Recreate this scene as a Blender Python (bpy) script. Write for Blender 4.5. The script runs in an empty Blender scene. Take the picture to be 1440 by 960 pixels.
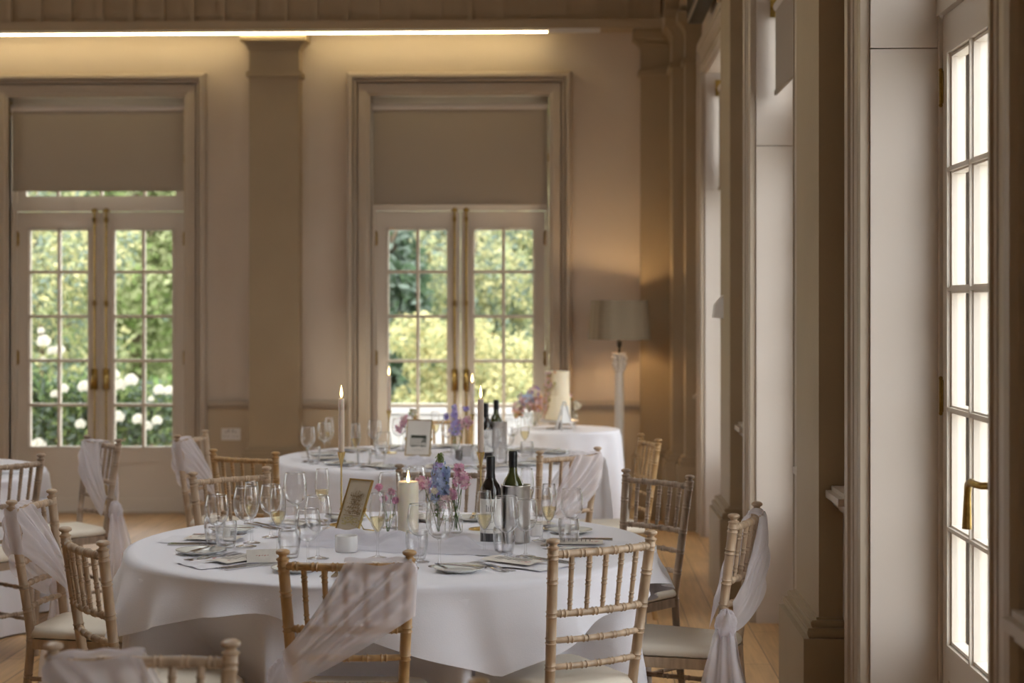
import bpy, math, random
from math import sin, cos, pi, radians, sqrt, atan2
from mathutils import Vector, Matrix, noise
random.seed(7)
S = bpy.context.scene
C = S.collection

# ------------------------------------------------------------------ camera, sky, sun, exposure
F = 2350.0                       # focal length in pixels of the 1440 wide frame
YAW = math.atan(80/2350)
CAMZ = 1.6
cam_d = bpy.data.cameras.new('camera'); cam = bpy.data.objects.new('camera', cam_d); C.objects.link(cam)
cam.location = (0, 0, CAMZ); cam.rotation_euler = (pi/2, 0, YAW)
cam_d.sensor_width = 36; cam_d.lens = 36*F/1440; cam_d.shift_y = -50/1440
cam_d.clip_start = .05; cam_d.clip_end = 300
cam_d.dof.use_dof = True; cam_d.dof.focus_distance = 5.4; cam_d.dof.aperture_fstop = 3.2
S.camera = cam
S.view_settings.view_transform = 'Standard'; S.view_settings.look = 'None'
S.view_settings.gamma = 1; S.view_settings.use_curve_mapping = False
S.view_settings.exposure = 0.92
S.cycles.max_bounces = 10; S.cycles.diffuse_bounces = 6; S.cycles.transparent_max_bounces = 32
S.cycles.sample_clamp_indirect = 8
SKY = 3.1
LED = 20.0
LAMP = 5.2
w = bpy.data.worlds.new('overcast_sky'); S.world = w; w.use_nodes = True
bg = w.node_tree.nodes['Background']
bg.inputs[0].default_value = (.95, .965, 1.0, 1); bg.inputs[1].default_value = SKY
sun_d = bpy.data.lights.new('sun', 'SUN'); sun = bpy.data.objects.new('sun', sun_d); C.objects.link(sun)
sun_d.energy = 1.6; sun_d.angle = radians(6); sun_d.color = (1, .93, .78)
sun.rotation_euler = (radians(50), 0, radians(-18)); sun.location = (0, 0, 30)

# ------------------------------------------------------------------ helpers
def pt(u, v, z):
    "point on the horizontal plane z seen at pixel u, v"
    d = F*(CAMZ-z)/(v-430.0)
    return ld((u-720)/F*d, d, z)
def ld(l, d, z=0.0):
    return Vector((l*cos(YAW)-d*sin(YAW), l*sin(YAW)+d*cos(YAW), z))

class MB:
    def __init__(s): s.v = []; s.f = []; s.m = []
    def add(s, vs, fs, mi=0):
        o = len(s.v); s.v += [tuple(p) for p in vs]
        s.f += [tuple(i+o for i in f) for f in fs]; s.m += [mi]*len(fs); return s
    def box(s, x0, x1, y0, y1, z0, z1, mi=0):
        vs = [(x, y, z) for x in (x0, x1) for y in (y0, y1) for z in (z0, z1)]
        return s.add(vs, [(0,1,3,2),(4,6,7,5),(0,4,5,1),(2,3,7,6),(0,2,6,4),(1,5,7,3)], mi)
    def obox(s, c, ax, ay, az, mi=0):
        vs = [c+ax*i+ay*j+az*k for i in (-1,1) for j in (-1,1) for k in (-1,1)]
        return s.add(vs, [(0,1,3,2),(4,6,7,5),(0,4,5,1),(2,3,7,6),(0,2,6,4),(1,5,7,3)], mi)
    def lathe(s, prof, n=20, c=(0,0,0), mi=0, M=None, a0=0, a1=2*pi):
        full = abs(a1-a0-2*pi) < 1e-6; k = n if full else n+1
        vs = []
        for r, z in prof:
            for i in range(k):
                a = a0+(a1-a0)*i/n
                p = Vector((r*cos(a), r*sin(a), z))
                if M: p = M @ p
                vs.append((p.x+c[0], p.y+c[1], p.z+c[2]))
        fs = []
        for j in range(len(prof)-1):
            for i in range(n):
                b = (i+1) % k
                fs.append((j*k+i, j*k+b, (j+1)*k+b, (j+1)*k+i))
        return s.add(vs, fs, mi)
    def tube(s, pts, rad, n=8, mi=0, caps=True, flat=1.0):
        pts = [Vector(p) for p in pts]
        if not hasattr(rad, '__len__'): rad = [rad]*len(pts)
        T0 = (pts[1]-pts[0]).normalized()
        up = Vector((0,0,1)) if abs(T0.z) < .9 else Vector((1,0,0))
        A = T0.cross(up).normalized()
        vs = []
        for i, p in enumerate(pts):
            T = (pts[min(i+1, len(pts)-1)]-pts[max(i-1, 0)])
            T = T.normalized() if T.length > 1e-9 else T0
            A = (A-T*A.dot(T)).normalized(); B = T.cross(A)
            for k in range(n):
                a = 2*pi*k/n
                vs.append(p+(A*cos(a)+B*sin(a)*flat)*rad[i])
        fs = [(j*n+i, j*n+(i+1)%n, (j+1)*n+(i+1)%n, (j+1)*n+i) for j in range(len(pts)-1) for i in range(n)]
        if caps:
            fs.append(tuple(range(n-1, -1, -1))); fs.append(tuple((len(pts)-1)*n+i for i in range(n)))
        return s.add(vs, fs, mi)
    def grid(s, fn, nu, nv, mi=0, wrap=False):
        vs = [fn(i/nu, j/nv) for j in range(nv+1) for i in range(nu+1)]
        k = nu+1
        return s.add(vs, [(j*k+i, j*k+i+1, (j+1)*k+i+1, (j+1)*k+i) for j in range(nv) for i in range(nu)], mi)
    def prism(s, poly, z0, z1, mi=0, M=None):
        n = len(poly)
        vs = [Vector((x, y, z0)) for x, y in poly]+[Vector((x, y, z1)) for x, y in poly]
        if M: vs = [M @ p for p in vs]
        return s.add(vs, [tuple(range(n-1, -1, -1)), tuple(range(n, 2*n))]+[(i, (i+1)%n, n+(i+1)%n, n+i) for i in range(n)], mi)
    def ball(s, c, r, n=8, mi=0, sq=(1,1,1)):
        m = max(4, n//2+1)
        prof = [(max(1e-4, sin(pi*i/m)), -cos(pi*i/m)) for i in range(m+1)]
        vs = []; fs = []
        for a, z in prof:
            for i in range(n):
                t = 2*pi*i/n; vs.append((c[0]+r*a*cos(t)*sq[0], c[1]+r*a*sin(t)*sq[1], c[2]+r*z*sq[2]))
        for j in range(m):
            for i in range(n): fs.append((j*n+i, j*n+(i+1)%n, (j+1)*n+(i+1)%n, (j+1)*n+i))
        return s.add(vs, fs, mi)
    def build(s, name, mats, parent=None, smooth=False, **kw):
        me = bpy.data.meshes.new(name)
        me.from_pydata(s.v, [], s.f); me.update()
        if not isinstance(mats, (list, tuple)): mats = [mats]
        for m in mats: me.materials.append(m)
        if len(mats) > 1: me.polygons.foreach_set('material_index', s.m)
        if smooth: me.polygons.foreach_set('use_smooth', [True]*len(me.polygons))
        o = bpy.data.objects.new(name, me); C.objects.link(o)
        if parent: o.parent = parent
        if smooth == 'auto':
            mod = o.modifiers.new('edges', 'EDGE_SPLIT'); mod.split_angle = radians(40)
        for k, v in kw.items(): o[k] = v
        return o

def empty(name, loc=(0,0,0), rz=0.0, **kw):
    o = bpy.data.objects.new(name, None); C.objects.link(o); o.location = loc; o.rotation_euler = (0,0,rz)
    o.empty_display_size = .05
    for k, v in kw.items(): o[k] = v
    return o
kids = {}
def copy_tree(o, loc=None, rz=None, label=None, parent=None, scale=None):
    c = o.copy(); C.objects.link(c)
    if parent: c.parent = parent
    if loc is not None: c.location = loc
    if rz is not None: c.rotation_euler = (0,0,rz)
    if scale: c.scale = (scale,)*3 if not hasattr(scale, '__len__') else scale
    if label: c['label'] = label
    for ch in o.children: copy_tree(ch, parent=c)
    return c
class Proto:
    "the first place() moves the thing itself, later ones copy it"
    def __init__(s, o): s.o = o; s.used = False
    def place(s, loc, rz=0.0, label=None, group=None, scale=None):
        if s.used: r = copy_tree(s.o)
        else: s.used = True; r = s.o
        r.location = loc; r.rotation_euler = (0,0,rz)
        r.scale = (1,1,1) if not scale else ((scale,)*3 if not hasattr(scale, '__len__') else scale)
        if label: r['label'] = label
        if group: r['group'] = group
        elif 'group' in r and group is not None: del r['group']
        return r

# ------------------------------------------------------------------ materials
def mat(name, col, rough=.5, metal=0, spec=.5, bump=0, bscale=40, var=0, vscale=3, trans=0, emit=None, estr=0, sheen=0, coat=0, stretch=None):
    m = bpy.data.materials.new(name); m.use_nodes = True
    nt = m.node_tree; b = nt.nodes['Principled BSDF']
    b.inputs['Base Color'].default_value = (*col, 1); b.inputs['Roughness'].default_value = rough
    b.inputs['Metallic'].default_value = metal; b.inputs['Specular IOR Level'].default_value = spec
    if coat: b.inputs['Coat Weight'].default_value = coat
    if sheen: b.inputs['Sheen Weight'].default_value = sheen
    if trans: b.inputs['Subsurface Weight'].default_value = trans; b.inputs['Subsurface Radius'].default_value = (.02,.012,.006)
    if emit: b.inputs['Emission Color'].default_value = (*emit, 1); b.inputs['Emission Strength'].default_value = estr
    if var or bump:
        tc = nt.nodes.new('ShaderNodeTexCoord')
        src = tc.outputs['Object']
        if stretch:
            mp = nt.nodes.new('ShaderNodeMapping'); mp.inputs['Scale'].default_value = stretch
            nt.links.new(src, mp.inputs[0]); src = mp.outputs[0]
    if var:
        n = nt.nodes.new('ShaderNodeTexNoise'); n.inputs['Scale'].default_value = vscale; n.inputs['Detail'].default_value = 5
        nt.links.new(src, n.inputs['Vector'])
        r = nt.nodes.new('ShaderNodeValToRGB')
        r.color_ramp.elements[0].position = .3; r.color_ramp.elements[1].position = .7
        r.color_ramp.elements[0].color = (*[c*(1-var) for c in col], 1)
        r.color_ramp.elements[1].color = (*[min(1, c*(1+var)) for c in col], 1)
        nt.links.new(n.outputs['Fac'], r.inputs[0]); nt.links.new(r.outputs[0], b.inputs['Base Color'])
    if bump:
        n2 = nt.nodes.new('ShaderNodeTexNoise'); n2.inputs['Scale'].default_value = bscale; n2.inputs['Detail'].default_value = 4
        nt.links.new(src, n2.inputs['Vector'])
        bp = nt.nodes.new('ShaderNodeBump'); bp.inputs['Strength'].default_value = bump; bp.inputs['Distance'].default_value = .004
        nt.links.new(n2.outputs['Fac'], bp.inputs['Height']); nt.links.new(bp.outputs[0], b.inputs['Normal'])
    return m

def sheet(name, col, transl=.35, clear=0.0, rough=.8):
    "cloth or leaf: diffuse + translucent, with a share that lets light straight through"
    m = bpy.data.materials.new(name); m.use_nodes = True; nt = m.node_tree; nt.nodes.clear()
    out = nt.nodes.new('ShaderNodeOutputMaterial')
    d = nt.nodes.new('ShaderNodeBsdfDiffuse'); d.inputs[0].default_value = (*col, 1)
    t = nt.nodes.new('ShaderNodeBsdfTranslucent'); t.inputs[0].default_value = (*col, 1)
    x = nt.nodes.new('ShaderNodeMixShader'); x.inputs[0].default_value = transl
    nt.links.new(d.outputs[0], x.inputs[1]); nt.links.new(t.outputs[0], x.inputs[2])
    last = x
    if clear:
        tr = nt.nodes.new('ShaderNodeBsdfTransparent')
        y = nt.nodes.new('ShaderNodeMixShader')
        # a woven sheer closes up when seen at a grazing angle
        lw = nt.nodes.new('ShaderNodeLayerWeight'); lw.inputs[0].default_value = .35
        mr = nt.nodes.new('ShaderNodeMapRange'); mr.inputs['To Min'].default_value = clear; mr.inputs['To Max'].default_value = clear*.25
        nt.links.new(lw.outputs['Facing'], mr.inputs['Value']); nt.links.new(mr.outputs[0], y.inputs[0])
        nt.links.new(x.outputs[0], y.inputs[1]); nt.links.new(tr.outputs[0], y.inputs[2]); last = y
    nt.links.new(last.outputs[0], out.inputs[0]); return m

def clear_glass(name, tint=(1,1,1), refl=(1,1,1), edge=.35, base=.03, dark=0):
    m = bpy.data.materials.new(name); m.use_nodes = True; nt = m.node_tree; nt.nodes.clear()
    out = nt.nodes.new('ShaderNodeOutputMaterial')
    tr = nt.nodes.new('ShaderNodeBsdfTransparent')
    g = nt.nodes.new('ShaderNodeBsdfGlossy'); g.inputs[0].default_value = (*refl, 1); g.inputs['Roughness'].default_value = .03
    lw = nt.nodes.new('ShaderNodeLayerWeight'); lw.inputs[0].default_value = edge
    mr = nt.nodes.new('ShaderNodeMapRange'); mr.inputs['To Min'].default_value = base; mr.inputs['To Max'].default_value = .95
    pw = nt.nodes.new('ShaderNodeMath'); pw.operation = 'POWER'; pw.inputs[1].default_value = 2.2
    nt.links.new(lw.outputs['Facing'], pw.inputs[0]); nt.links.new(pw.outputs[0], mr.inputs['Value'])
    x = nt.nodes.new('ShaderNodeMixShader'); nt.links.new(mr.outputs[0], x.inputs[0])
    if dark:   # light takes a longer way through the glass near its outline
        mc = nt.nodes.new('ShaderNodeMixRGB'); mc.inputs[1].default_value = (*tint, 1); mc.inputs[2].default_value = (*[c*(1-dark) for c in tint], 1)
        p3 = nt.nodes.new('ShaderNodeMath'); p3.operation = 'POWER'; p3.inputs[1].default_value = 3.0
        nt.links.new(lw.outputs['Facing'], p3.inputs[0]); nt.links.new(p3.outputs[0], mc.inputs[0]); nt.links.new(mc.outputs[0], tr.inputs[0])
    else: tr.inputs[0].default_value = (*tint, 1)
    nt.links.new(tr.outputs[0], x.inputs[1]); nt.links.new(g.outputs[0], x.inputs[2]); nt.links.new(x.outputs[0], out.inputs[0])
    return m

def emission(name, col, s):
    m = bpy.data.materials.new(name); m.use_nodes = True; nt = m.node_tree; nt.nodes.clear()
    out = nt.nodes.new('ShaderNodeOutputMaterial'); e = nt.nodes.new('ShaderNodeEmission')
    e.inputs[0].default_value = (*col, 1); e.inputs[1].default_value = s; nt.links.new(e.outputs[0], out.inputs[0]); return m

M = dict(
    wall=mat('wall_paint', (.58,.49,.405), .75, bump=.25, bscale=60, var=.03, vscale=2),
    dado=mat('dado_paint', (.50,.40,.28), .6, bump=.1),
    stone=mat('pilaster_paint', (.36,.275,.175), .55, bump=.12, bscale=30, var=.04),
    trim=mat('casing_paint_shaded', (.45,.375,.295), .38, bump=.08, bscale=25),  # same paint as the reveals, its colour darkened to stand for shade
    door=mat('door_paint', (.66,.59,.51), .35, bump=.06, bscale=25),
    reveal=mat('reveal_paint_lit', (.64,.575,.52), .42, bump=.15, bscale=12),  # same paint as the casings, its colour lightened for the daylight on it
    frieze=mat('frieze_paint', (.40,.31,.21), .6, bump=.1),
    ceil=mat('ceiling_paint', (.6,.54,.46), .8),
    blind=sheet('blind_fabric', (.40,.34,.28), .16),
    brass=mat('aged_brass', (.36,.24,.075), .35, 1, var=.3, vscale=60),
    gold=mat('polished_gold', (.80,.62,.28), .25, 1),
    steel=mat('brushed_steel', (.62,.59,.56), .28, 1, bump=.05, bscale=200),
    silver=mat('cutlery_steel', (.55,.54,.55), .16, 1),
    pane=clear_glass('window_glass', (.97,.98,.97), edge=.2, base=.03),
    glass=clear_glass('table_glass', (.993,.993,.996), (1,1,1), edge=.55, base=.06, dark=.85),
    water=clear_glass('water', (.99,.99,.995), (1,1,1), edge=.3, base=.02),
    wine=clear_glass('champagne', (.965,.91,.70), (1,.95,.85), .45, .07, dark=.5),
    bottle_black=mat('dark_wine_glass', (.008,.006,.008), .08, 0, .7, coat=.5),
    bottle_green=mat('green_wine_glass', (.06,.07,.02), .07, 0, .7, coat=.5),
    capsule=mat('capsule_foil', (.010,.010,.012), .35),
    paper=mat('label_paper', (.80,.79,.76), .7),
    card=mat('menu_card', (.76,.72,.66), .7, var=.08, vscale=30),
    ink=mat('dark_ink', (.05,.04,.04), .6),
    red_ink=mat('red_ink', (.45,.08,.07), .6),
    blue_ink=mat('blue_ink', (.09,.13,.35), .6),
    sepia=mat('sepia_ink', (.26,.17,.08), .7, var=.5, vscale=120),
    olive_ink=mat('olive_ink', (.42,.34,.15), .7, var=.4, vscale=90),
    greenink=mat('green_black_ink', (.06,.07,.05), .7, var=.5, vscale=150),
    print=mat('print_paper', (.50,.42,.31), .6, var=.04, vscale=20),
    print_pale=mat('pale_print_paper', (.72,.68,.62), .6),
    cloth=mat('white_linen', (.82,.82,.89), .85, bump=.15, bscale=300, sheen=.2),
    napkin=mat('napkin_linen', (.78,.78,.84), .85, bump=.15, bscale=200),
    dark_napkin=mat('dark_card', (.10,.08,.09), .5),
    sheer=sheet('sheer_chiffon', (.86,.83,.88), .45, .42),
    gauze=sheet('muslin', (.80,.79,.84), .35, .12),
    china=mat('white_china', (.76,.77,.74), .18, coat=.3),
    ramekin=mat('white_porcelain', (.80,.79,.79), .25, coat=.3),
    wax=mat('ivory_wax', (.86,.79,.64), .45, trans=.25),
    taper=mat('beige_wax', (.70,.58,.48), .4, trans=.15),
    flame=emission('candle_flame', (1,.62,.22), 9),
    wood=mat('limewashed_wood', (.47,.345,.235), .42, bump=.25, bscale=30, var=.22, vscale=14, stretch=(3,3,.5), coat=.15),
    wood2=mat('honey_wood', (.45,.28,.125), .36, bump=.2, bscale=30, var=.22, vscale=14, stretch=(3,3,.5), coat=.2),
    wood3=mat('grey_limewashed_wood', (.36,.27,.20), .45, bump=.3, bscale=30, var=.3, vscale=14, stretch=(3,3,.5)),
    pad=mat('ivory_seat_pad', (.78,.71,.60), .6, bump=.1, bscale=150),
    shade=sheet('lampshade_fabric', (.27,.215,.15), .05),
    lampwood=mat('cream_painted_wood', (.66,.62,.56), .45, bump=.1),
    black=mat('black_plastic', (.006,.006,.006), .3),
    plastic=mat('white_plastic', (.74,.71,.68), .35),
    cake=mat('ivory_icing', (.88,.77,.57), .6, trans=.1),
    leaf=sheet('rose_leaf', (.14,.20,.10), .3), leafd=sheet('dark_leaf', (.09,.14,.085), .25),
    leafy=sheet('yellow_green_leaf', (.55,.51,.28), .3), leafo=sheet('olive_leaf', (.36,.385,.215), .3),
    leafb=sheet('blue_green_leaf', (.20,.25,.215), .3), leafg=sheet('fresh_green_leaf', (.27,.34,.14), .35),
    rose=sheet('white_petal', (.72,.70,.63), .25), cream=sheet('cream_petal', (.84,.80,.70), .3),
    bark=mat('bark', (.14,.10,.07), .9, bump=.6, bscale=20),
    blue=sheet('blue_petal', (.52,.62,.84), .35), purple=sheet('violet_petal', (.60,.52,.86), .35),
    pink=sheet('pink_petal', (.82,.48,.64), .35), pale=sheet('pale_pink_petal', (.85,.66,.70), .35),
    peach=sheet('peach_petal', (.85,.56,.34), .35), yellow=mat('flower_eye', (.80,.60,.15), .6),
    stem=mat('green_stem', (.10,.20,.05), .6),
    pewter=mat('pewter', (.20,.19,.19), .4, .8),
    render=mat('yellow_render', (.46,.33,.16), .8), signwhite=mat('white_sign_board', (.8,.8,.8), .5), white=mat('white_exterior_paint', (.60,.60,.61), .5),
    paving=mat('stone_paving', (.50,.49,.46), .8, var=.1, vscale=2), lawn=mat('lawn_green', (.12,.20,.05), .9, var=.3, vscale=8),
    brick=mat('red_brick', (.30,.10,.07), .8),
)
# oak floor boards: brick pattern running away from the camera
def floor_mat():
    m = bpy.data.materials.new('oak_boards'); m.use_nodes = True; nt = m.node_tree; b = nt.nodes['Principled BSDF']
    tc = nt.nodes.new('ShaderNodeTexCoord'); mp = nt.nodes.new('ShaderNodeMapping'); mp.inputs['Rotation'].default_value = (0,0,pi/2)
    nt.links.new(tc.outputs['Object'], mp.inputs[0])
    br = nt.nodes.new('ShaderNodeTexBrick'); br.inputs['Scale'].default_value = 1; br.inputs['Brick Width'].default_value = 1.5
    br.inputs['Row Height'].default_value = .15; br.inputs['Mortar Size'].default_value = .002
    br.inputs['Color1'].default_value = (.55,.34,.16,1); br.inputs['Color2'].default_value = (.45,.27,.12,1); br.inputs['Mortar'].default_value = (.09,.05,.03,1)
    nt.links.new(mp.outputs[0], br.inputs['Vector'])
    mp2 = nt.nodes.new('ShaderNodeMapping'); mp2.inputs['Scale'].default_value = (22,1.5,1); nt.links.new(tc.outputs['Object'], mp2.inputs[0])
    n = nt.nodes.new('ShaderNodeTexNoise'); n.inputs['Scale'].default_value = 2; n.inputs['Detail'].default_value = 6; nt.links.new(mp2.outputs[0], n.inputs['Vector'])
    mx = nt.nodes.new('ShaderNodeMixRGB'); mx.blend_type = 'OVERLAY'; mx.inputs[0].default_value = .45
    nt.links.new(br.outputs['Color'], mx.inputs[1]); nt.links.new(n.outputs['Fac'], mx.inputs[2]); nt.links.new(mx.outputs[0], b.inputs['Base Color'])
    b.inputs['Roughness'].default_value = .38
    return m
M['floor'] = floor_mat()

# ------------------------------------------------------------------ the room
YB = 12.7; XR = .95; HEAD = 3.22
XL, YF, ZC = -9.0, -4.0, 4.6
BD = [(-3.62), (-.832)]                       # door centres on the back wall
BW = .68                                      # half width of the openings there
BAYS = [10.83, 7.68, 4.49, 1.33, -1.83]       # opening centres along the window wall; last two unseen, added for daylight
HW = .80
ST = dict(kind='structure')
MB().box(XL, 1.30, YF, YB+.28, -.10, 0).build('floor', M['floor'], **ST)
LX0, LX1, LY0, LY1 = -3.3, -1.5, 5.2, 9.0          # unseen roof lantern, added to bring in daylight
m = MB(); m.box(XL-.3, LX0, YF-.3, YB+.28, ZC, ZC+.2); m.box(LX1, 1.30, YF-.3, YB+.28, ZC, ZC+.2); m.box(LX0, LX1, YF-.3, LY0, ZC, ZC+.2); m.box(LX0, LX1, LY1, YB+.28, ZC, ZC+.2)
m.build('ceiling', M['ceil'], **ST)
m = MB(); m.box(LX0, LX0+.06, LY0, LY1, ZC, ZC+.5); m.box(LX1-.06, LX1, LY0, LY1, ZC, ZC+.5); m.box(LX0, LX1, LY0, LY0+.06, ZC, ZC+.5); m.box(LX0, LX1, LY1-.06, LY1, ZC, ZC+.5)
for k in range(1, 9): y = LY0+(LY1-LY0)*k/9; m.box(LX0, LX1, y-.02, y+.02, ZC+.42, ZC+.48)
m.box((LX0+LX1)/2-.02, (LX0+LX1)/2+.02, LY0, LY1, ZC+.42, ZC+.48)
rl_ = m.build('window_roof_added', M['door'], **ST); MB().box(LX0+.06, LX1-.06, LY0+.06, LY1-.06, ZC+.45, ZC+.456).build('pane', M['pane'], rl_)
LB = [10.0]  # unseen opening in the left wall, added as a light source
def gaps(lo, hi, cs, hw):
    out = []; a = lo
    for c in sorted(cs): out.append((a, c-hw)); a = c+hw
    return out+[(a, hi)]
m = MB()
for a, b in gaps(YF, YB+.28, LB, .8): m.box(XL-.28, XL, a, b, 0, ZC)
for c in LB: m.box(XL-.28, XL, c-.8, c+.8, 3.22, ZC)
m.build('wall_left', M['wall'], **ST)
MB().box(XL, 1.3, YF-.2, YF, 0, ZC).build('wall_front', M['wall'], **ST)

def split(lo, hi, cs, hw):
    out = []; a = lo
    for c in sorted(cs): out.append((a, c-hw)); a = c+hw
    out.append((a, hi)); return out
wb = MB()
allb = BD+[-6.41]
for a, b in split(XL, XR, allb, BW): wb.box(a, b, YB, YB+.28, 0, ZC)
for c in allb: wb.box(c-BW, c+BW, YB, YB+.28, HEAD, ZC)
wb.build('wall_back', M['wall'], **ST)
wr = MB()
for a, b in split(YF, YB+.28, BAYS, HW):
    wr.box(XR, 1.255, a, b, 0, ZC)
for c in BAYS: wr.box(XR, 1.255, c-HW, c+HW, HEAD, ZC)
wr.build('wall_right', M['wall'], **ST)
ex = MB()
for a, b in split(YF, YB+.28, BAYS, HW): ex.box(1.245, 1.30, a, b, 0, ZC)
for c in BAYS: ex.box(1.256, 1.30, c-HW, c+HW, HEAD, ZC)
ex.build('wall_outside_right', M['render'], **ST)
m = MB()
for c in BAYS:
    for a, b in ((c-HW-.10, c-HW+.001), (c+HW-.001, c+HW+.10)): m.box(1.301, 1.36, a, b, 0, HEAD+.1)
    m.box(1.301, 1.36, c-HW, c+HW, HEAD, HEAD+.1)
m.build('trim_outside', M['white'], **ST)

# dado below the chair rail, with the rail itself and the skirting
dd = MB(); rl = MB(); bs = MB()
for a, b in split(XL, .55, allb, BW+.18):
    dd.box(a, b, YB-.008, YB, 0, .83)
    for z0, z1, h in ((.815,.83,.018),(.83,.85,.035),(.85,.872,.05),(.872,.885,.03)): rl.box(a, b, YB-h, YB, z0, z1)
    bs.box(a, b, YB-.03, YB, 0, .20); bs.box(a, b, YB-.022, YB, .20, .23)
dd.build('wall_dado_back', M['dado'], **ST); rl.build('trim_1', M['trim'], **ST); bs.build('baseboard_back', M['trim'], **ST)
PIER = [(5.80,6.36), (8.98,9.54), (2.62,3.18), (-.54,.02)]
def clear_of(a, b): 
    segs = [(a, b)]
    for p, q in PIER:
        n = []
        for s, e in segs:
            if q <= s or p >= e: n.append((s, e))
            else:
                if s < p: n.append((s, p))
                if q < e: n.append((q, e))
        segs = n
    return segs
dr = MB(); rr = MB(); br_ = MB()
for a, b in split(YF, 12.0, BAYS, HW+.24):
    for s, e in clear_of(a, b):
        for z0, z1, h in ((.895,.915,.02),(.915,.94,.04),(.94,.965,.065),(.965,.98,.045)): rr.box(XR-h, XR, s, e, z0, z1)
        dr.box(XR-.006, XR, s, e, 0, .905)
        br_.box(XR-.03, XR, s, e, 0, .2)
dr.build('wall_dado_right', M['trim'], **ST); rr.build('trim_2', M['trim'], **ST); br_.build('baseboard_right', M['trim'], **ST)

# casings: a moulded section mitred round each opening
PROF = [(0,-.06),(0,.012),(.022,.018),(.026,.03),(.05,.034),(.088,.036),(.092,.012),(.102,.012),(.106,.054),(.118,.058),(.120,.036),(.128,.036),(.131,.078),(.150,.082),(.165,.074),(.175,.05),(.175,0)]
def casing(name, fn, a0, a1, z1, prof):
    m = MB(); path = []
    for t, h in prof:
        path.append([fn(a0-t, h, 0), fn(a0-t, h, z1+t), fn(a1+t, h, z1+t), fn(a1+t, h, 0)])
    for i in range(len(path)-1):
        for k in range(3):
            m.add([path[i][k], path[i][k+1], path[i+1][k+1], path[i+1][k]], [(0,1,2,3)])
    return m.build(name, M['trim'], **ST)
n = 3
for c in allb:
    casing('trim_%d' % n, lambda a, h, z: (a, YB-h, z), c-BW, c+BW, HEAD-.02, PROF); n += 1
PROFR = [(0,-.06),(0,.034),(.03,.037),(.034,.030),(.06,.030),(.064,.016),(.073,.016),(.077,.030),(.13,.031),(.135,.036),(.16,.038),(.165,.047),(.20,.051),(.225,.046),(.236,.03),(.236,0)]
for c in BAYS:
    casing('trim_%d' % n, lambda a, h, z: (XR-h, a, z), c-HW, c+HW, HEAD, PROFR); n += 1
# reveal linings of the window wall: painted boards with fine joints
for i, c in enumerate(BAYS):
    m = MB()
    for s in (-1, 1):
        y0, y1 = (c+HW-.012, c+HW) if s > 0 else (c-HW, c-HW+.012)
        for z0, z1 in ((0,2.405),(2.409,HEAD)):
            m.box(XR-.004, 1.165, y0, y1, z0, z1)
        m.box(1.212, 1.232, y0-.0 if s < 0 else y0-.02, y1+.02 if s < 0 else y1, 0, HEAD)
    m.box(XR, 1.165, c-HW+.012, c+HW-.012, HEAD-.012, HEAD)
    m.build('trim_%d' % n, M['reveal'], **ST); n += 1

# pilasters and piers
def pilaster(name, x0, x1, y0, y1, faces='-y', z1=3.67, zb=3.33, plinth=True):
    m = MB(); m.box(x0, x1, y0, y1, 0, z1)
    def ring(g, za, zb_):
        m.box(x0-g, x1+g, y0-g, y1+(g if faces == '-x' else 0), za, zb_)
    ring(.022, zb, zb+.035); ring(.012, zb+.035, zb+.045)
    for k in range(6): ring(.008+.036*(k/5)**1.6, z1-.135+k*.010, z1-.135+(k+1)*.010)
    ring(.06, z1-.075, z1)
    if plinth:
        ring(.060, 0, .462)
        for g, a, b in ((.040,.462,.468),(.044,.468,.474),(.046,.474,.488),(.043,.488,.496),(.028,.496,.502),(.031,.502,.507),(.032,.507,.516),(.028,.516,.520),(.010,.520,.528)): ring(g, a, b)
    return m.build(name, M['stone'], **ST)
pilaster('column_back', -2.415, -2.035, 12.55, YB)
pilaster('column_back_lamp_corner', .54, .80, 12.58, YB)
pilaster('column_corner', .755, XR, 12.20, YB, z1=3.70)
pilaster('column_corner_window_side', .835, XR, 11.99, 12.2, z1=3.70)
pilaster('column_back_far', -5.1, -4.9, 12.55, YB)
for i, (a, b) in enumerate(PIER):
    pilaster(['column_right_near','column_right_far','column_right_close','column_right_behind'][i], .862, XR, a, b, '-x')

# entablature: ledge, boarded frieze with battens
en = MB()
en.box(XL, .69, 12.46, YB, 3.672, 3.74); en.box(XL, .69, 12.50, YB, 3.74, ZC)
en.box(.69, XR, 12.17, YB, 3.702, 3.76); en.box(.70, XR, 12.22, YB, 3.76, ZC)
x = -8.9
while x < .66:
    en.box(x, x+.045, 12.470, 12.50, 3.74, ZC); x += .2325
en.box(.80, XR, YF, 12.17, 3.74, 3.80); en.box(.83, XR, YF, 12.2, 3.80, ZC)
en.build('cornice', M['frieze'], **ST)

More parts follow.
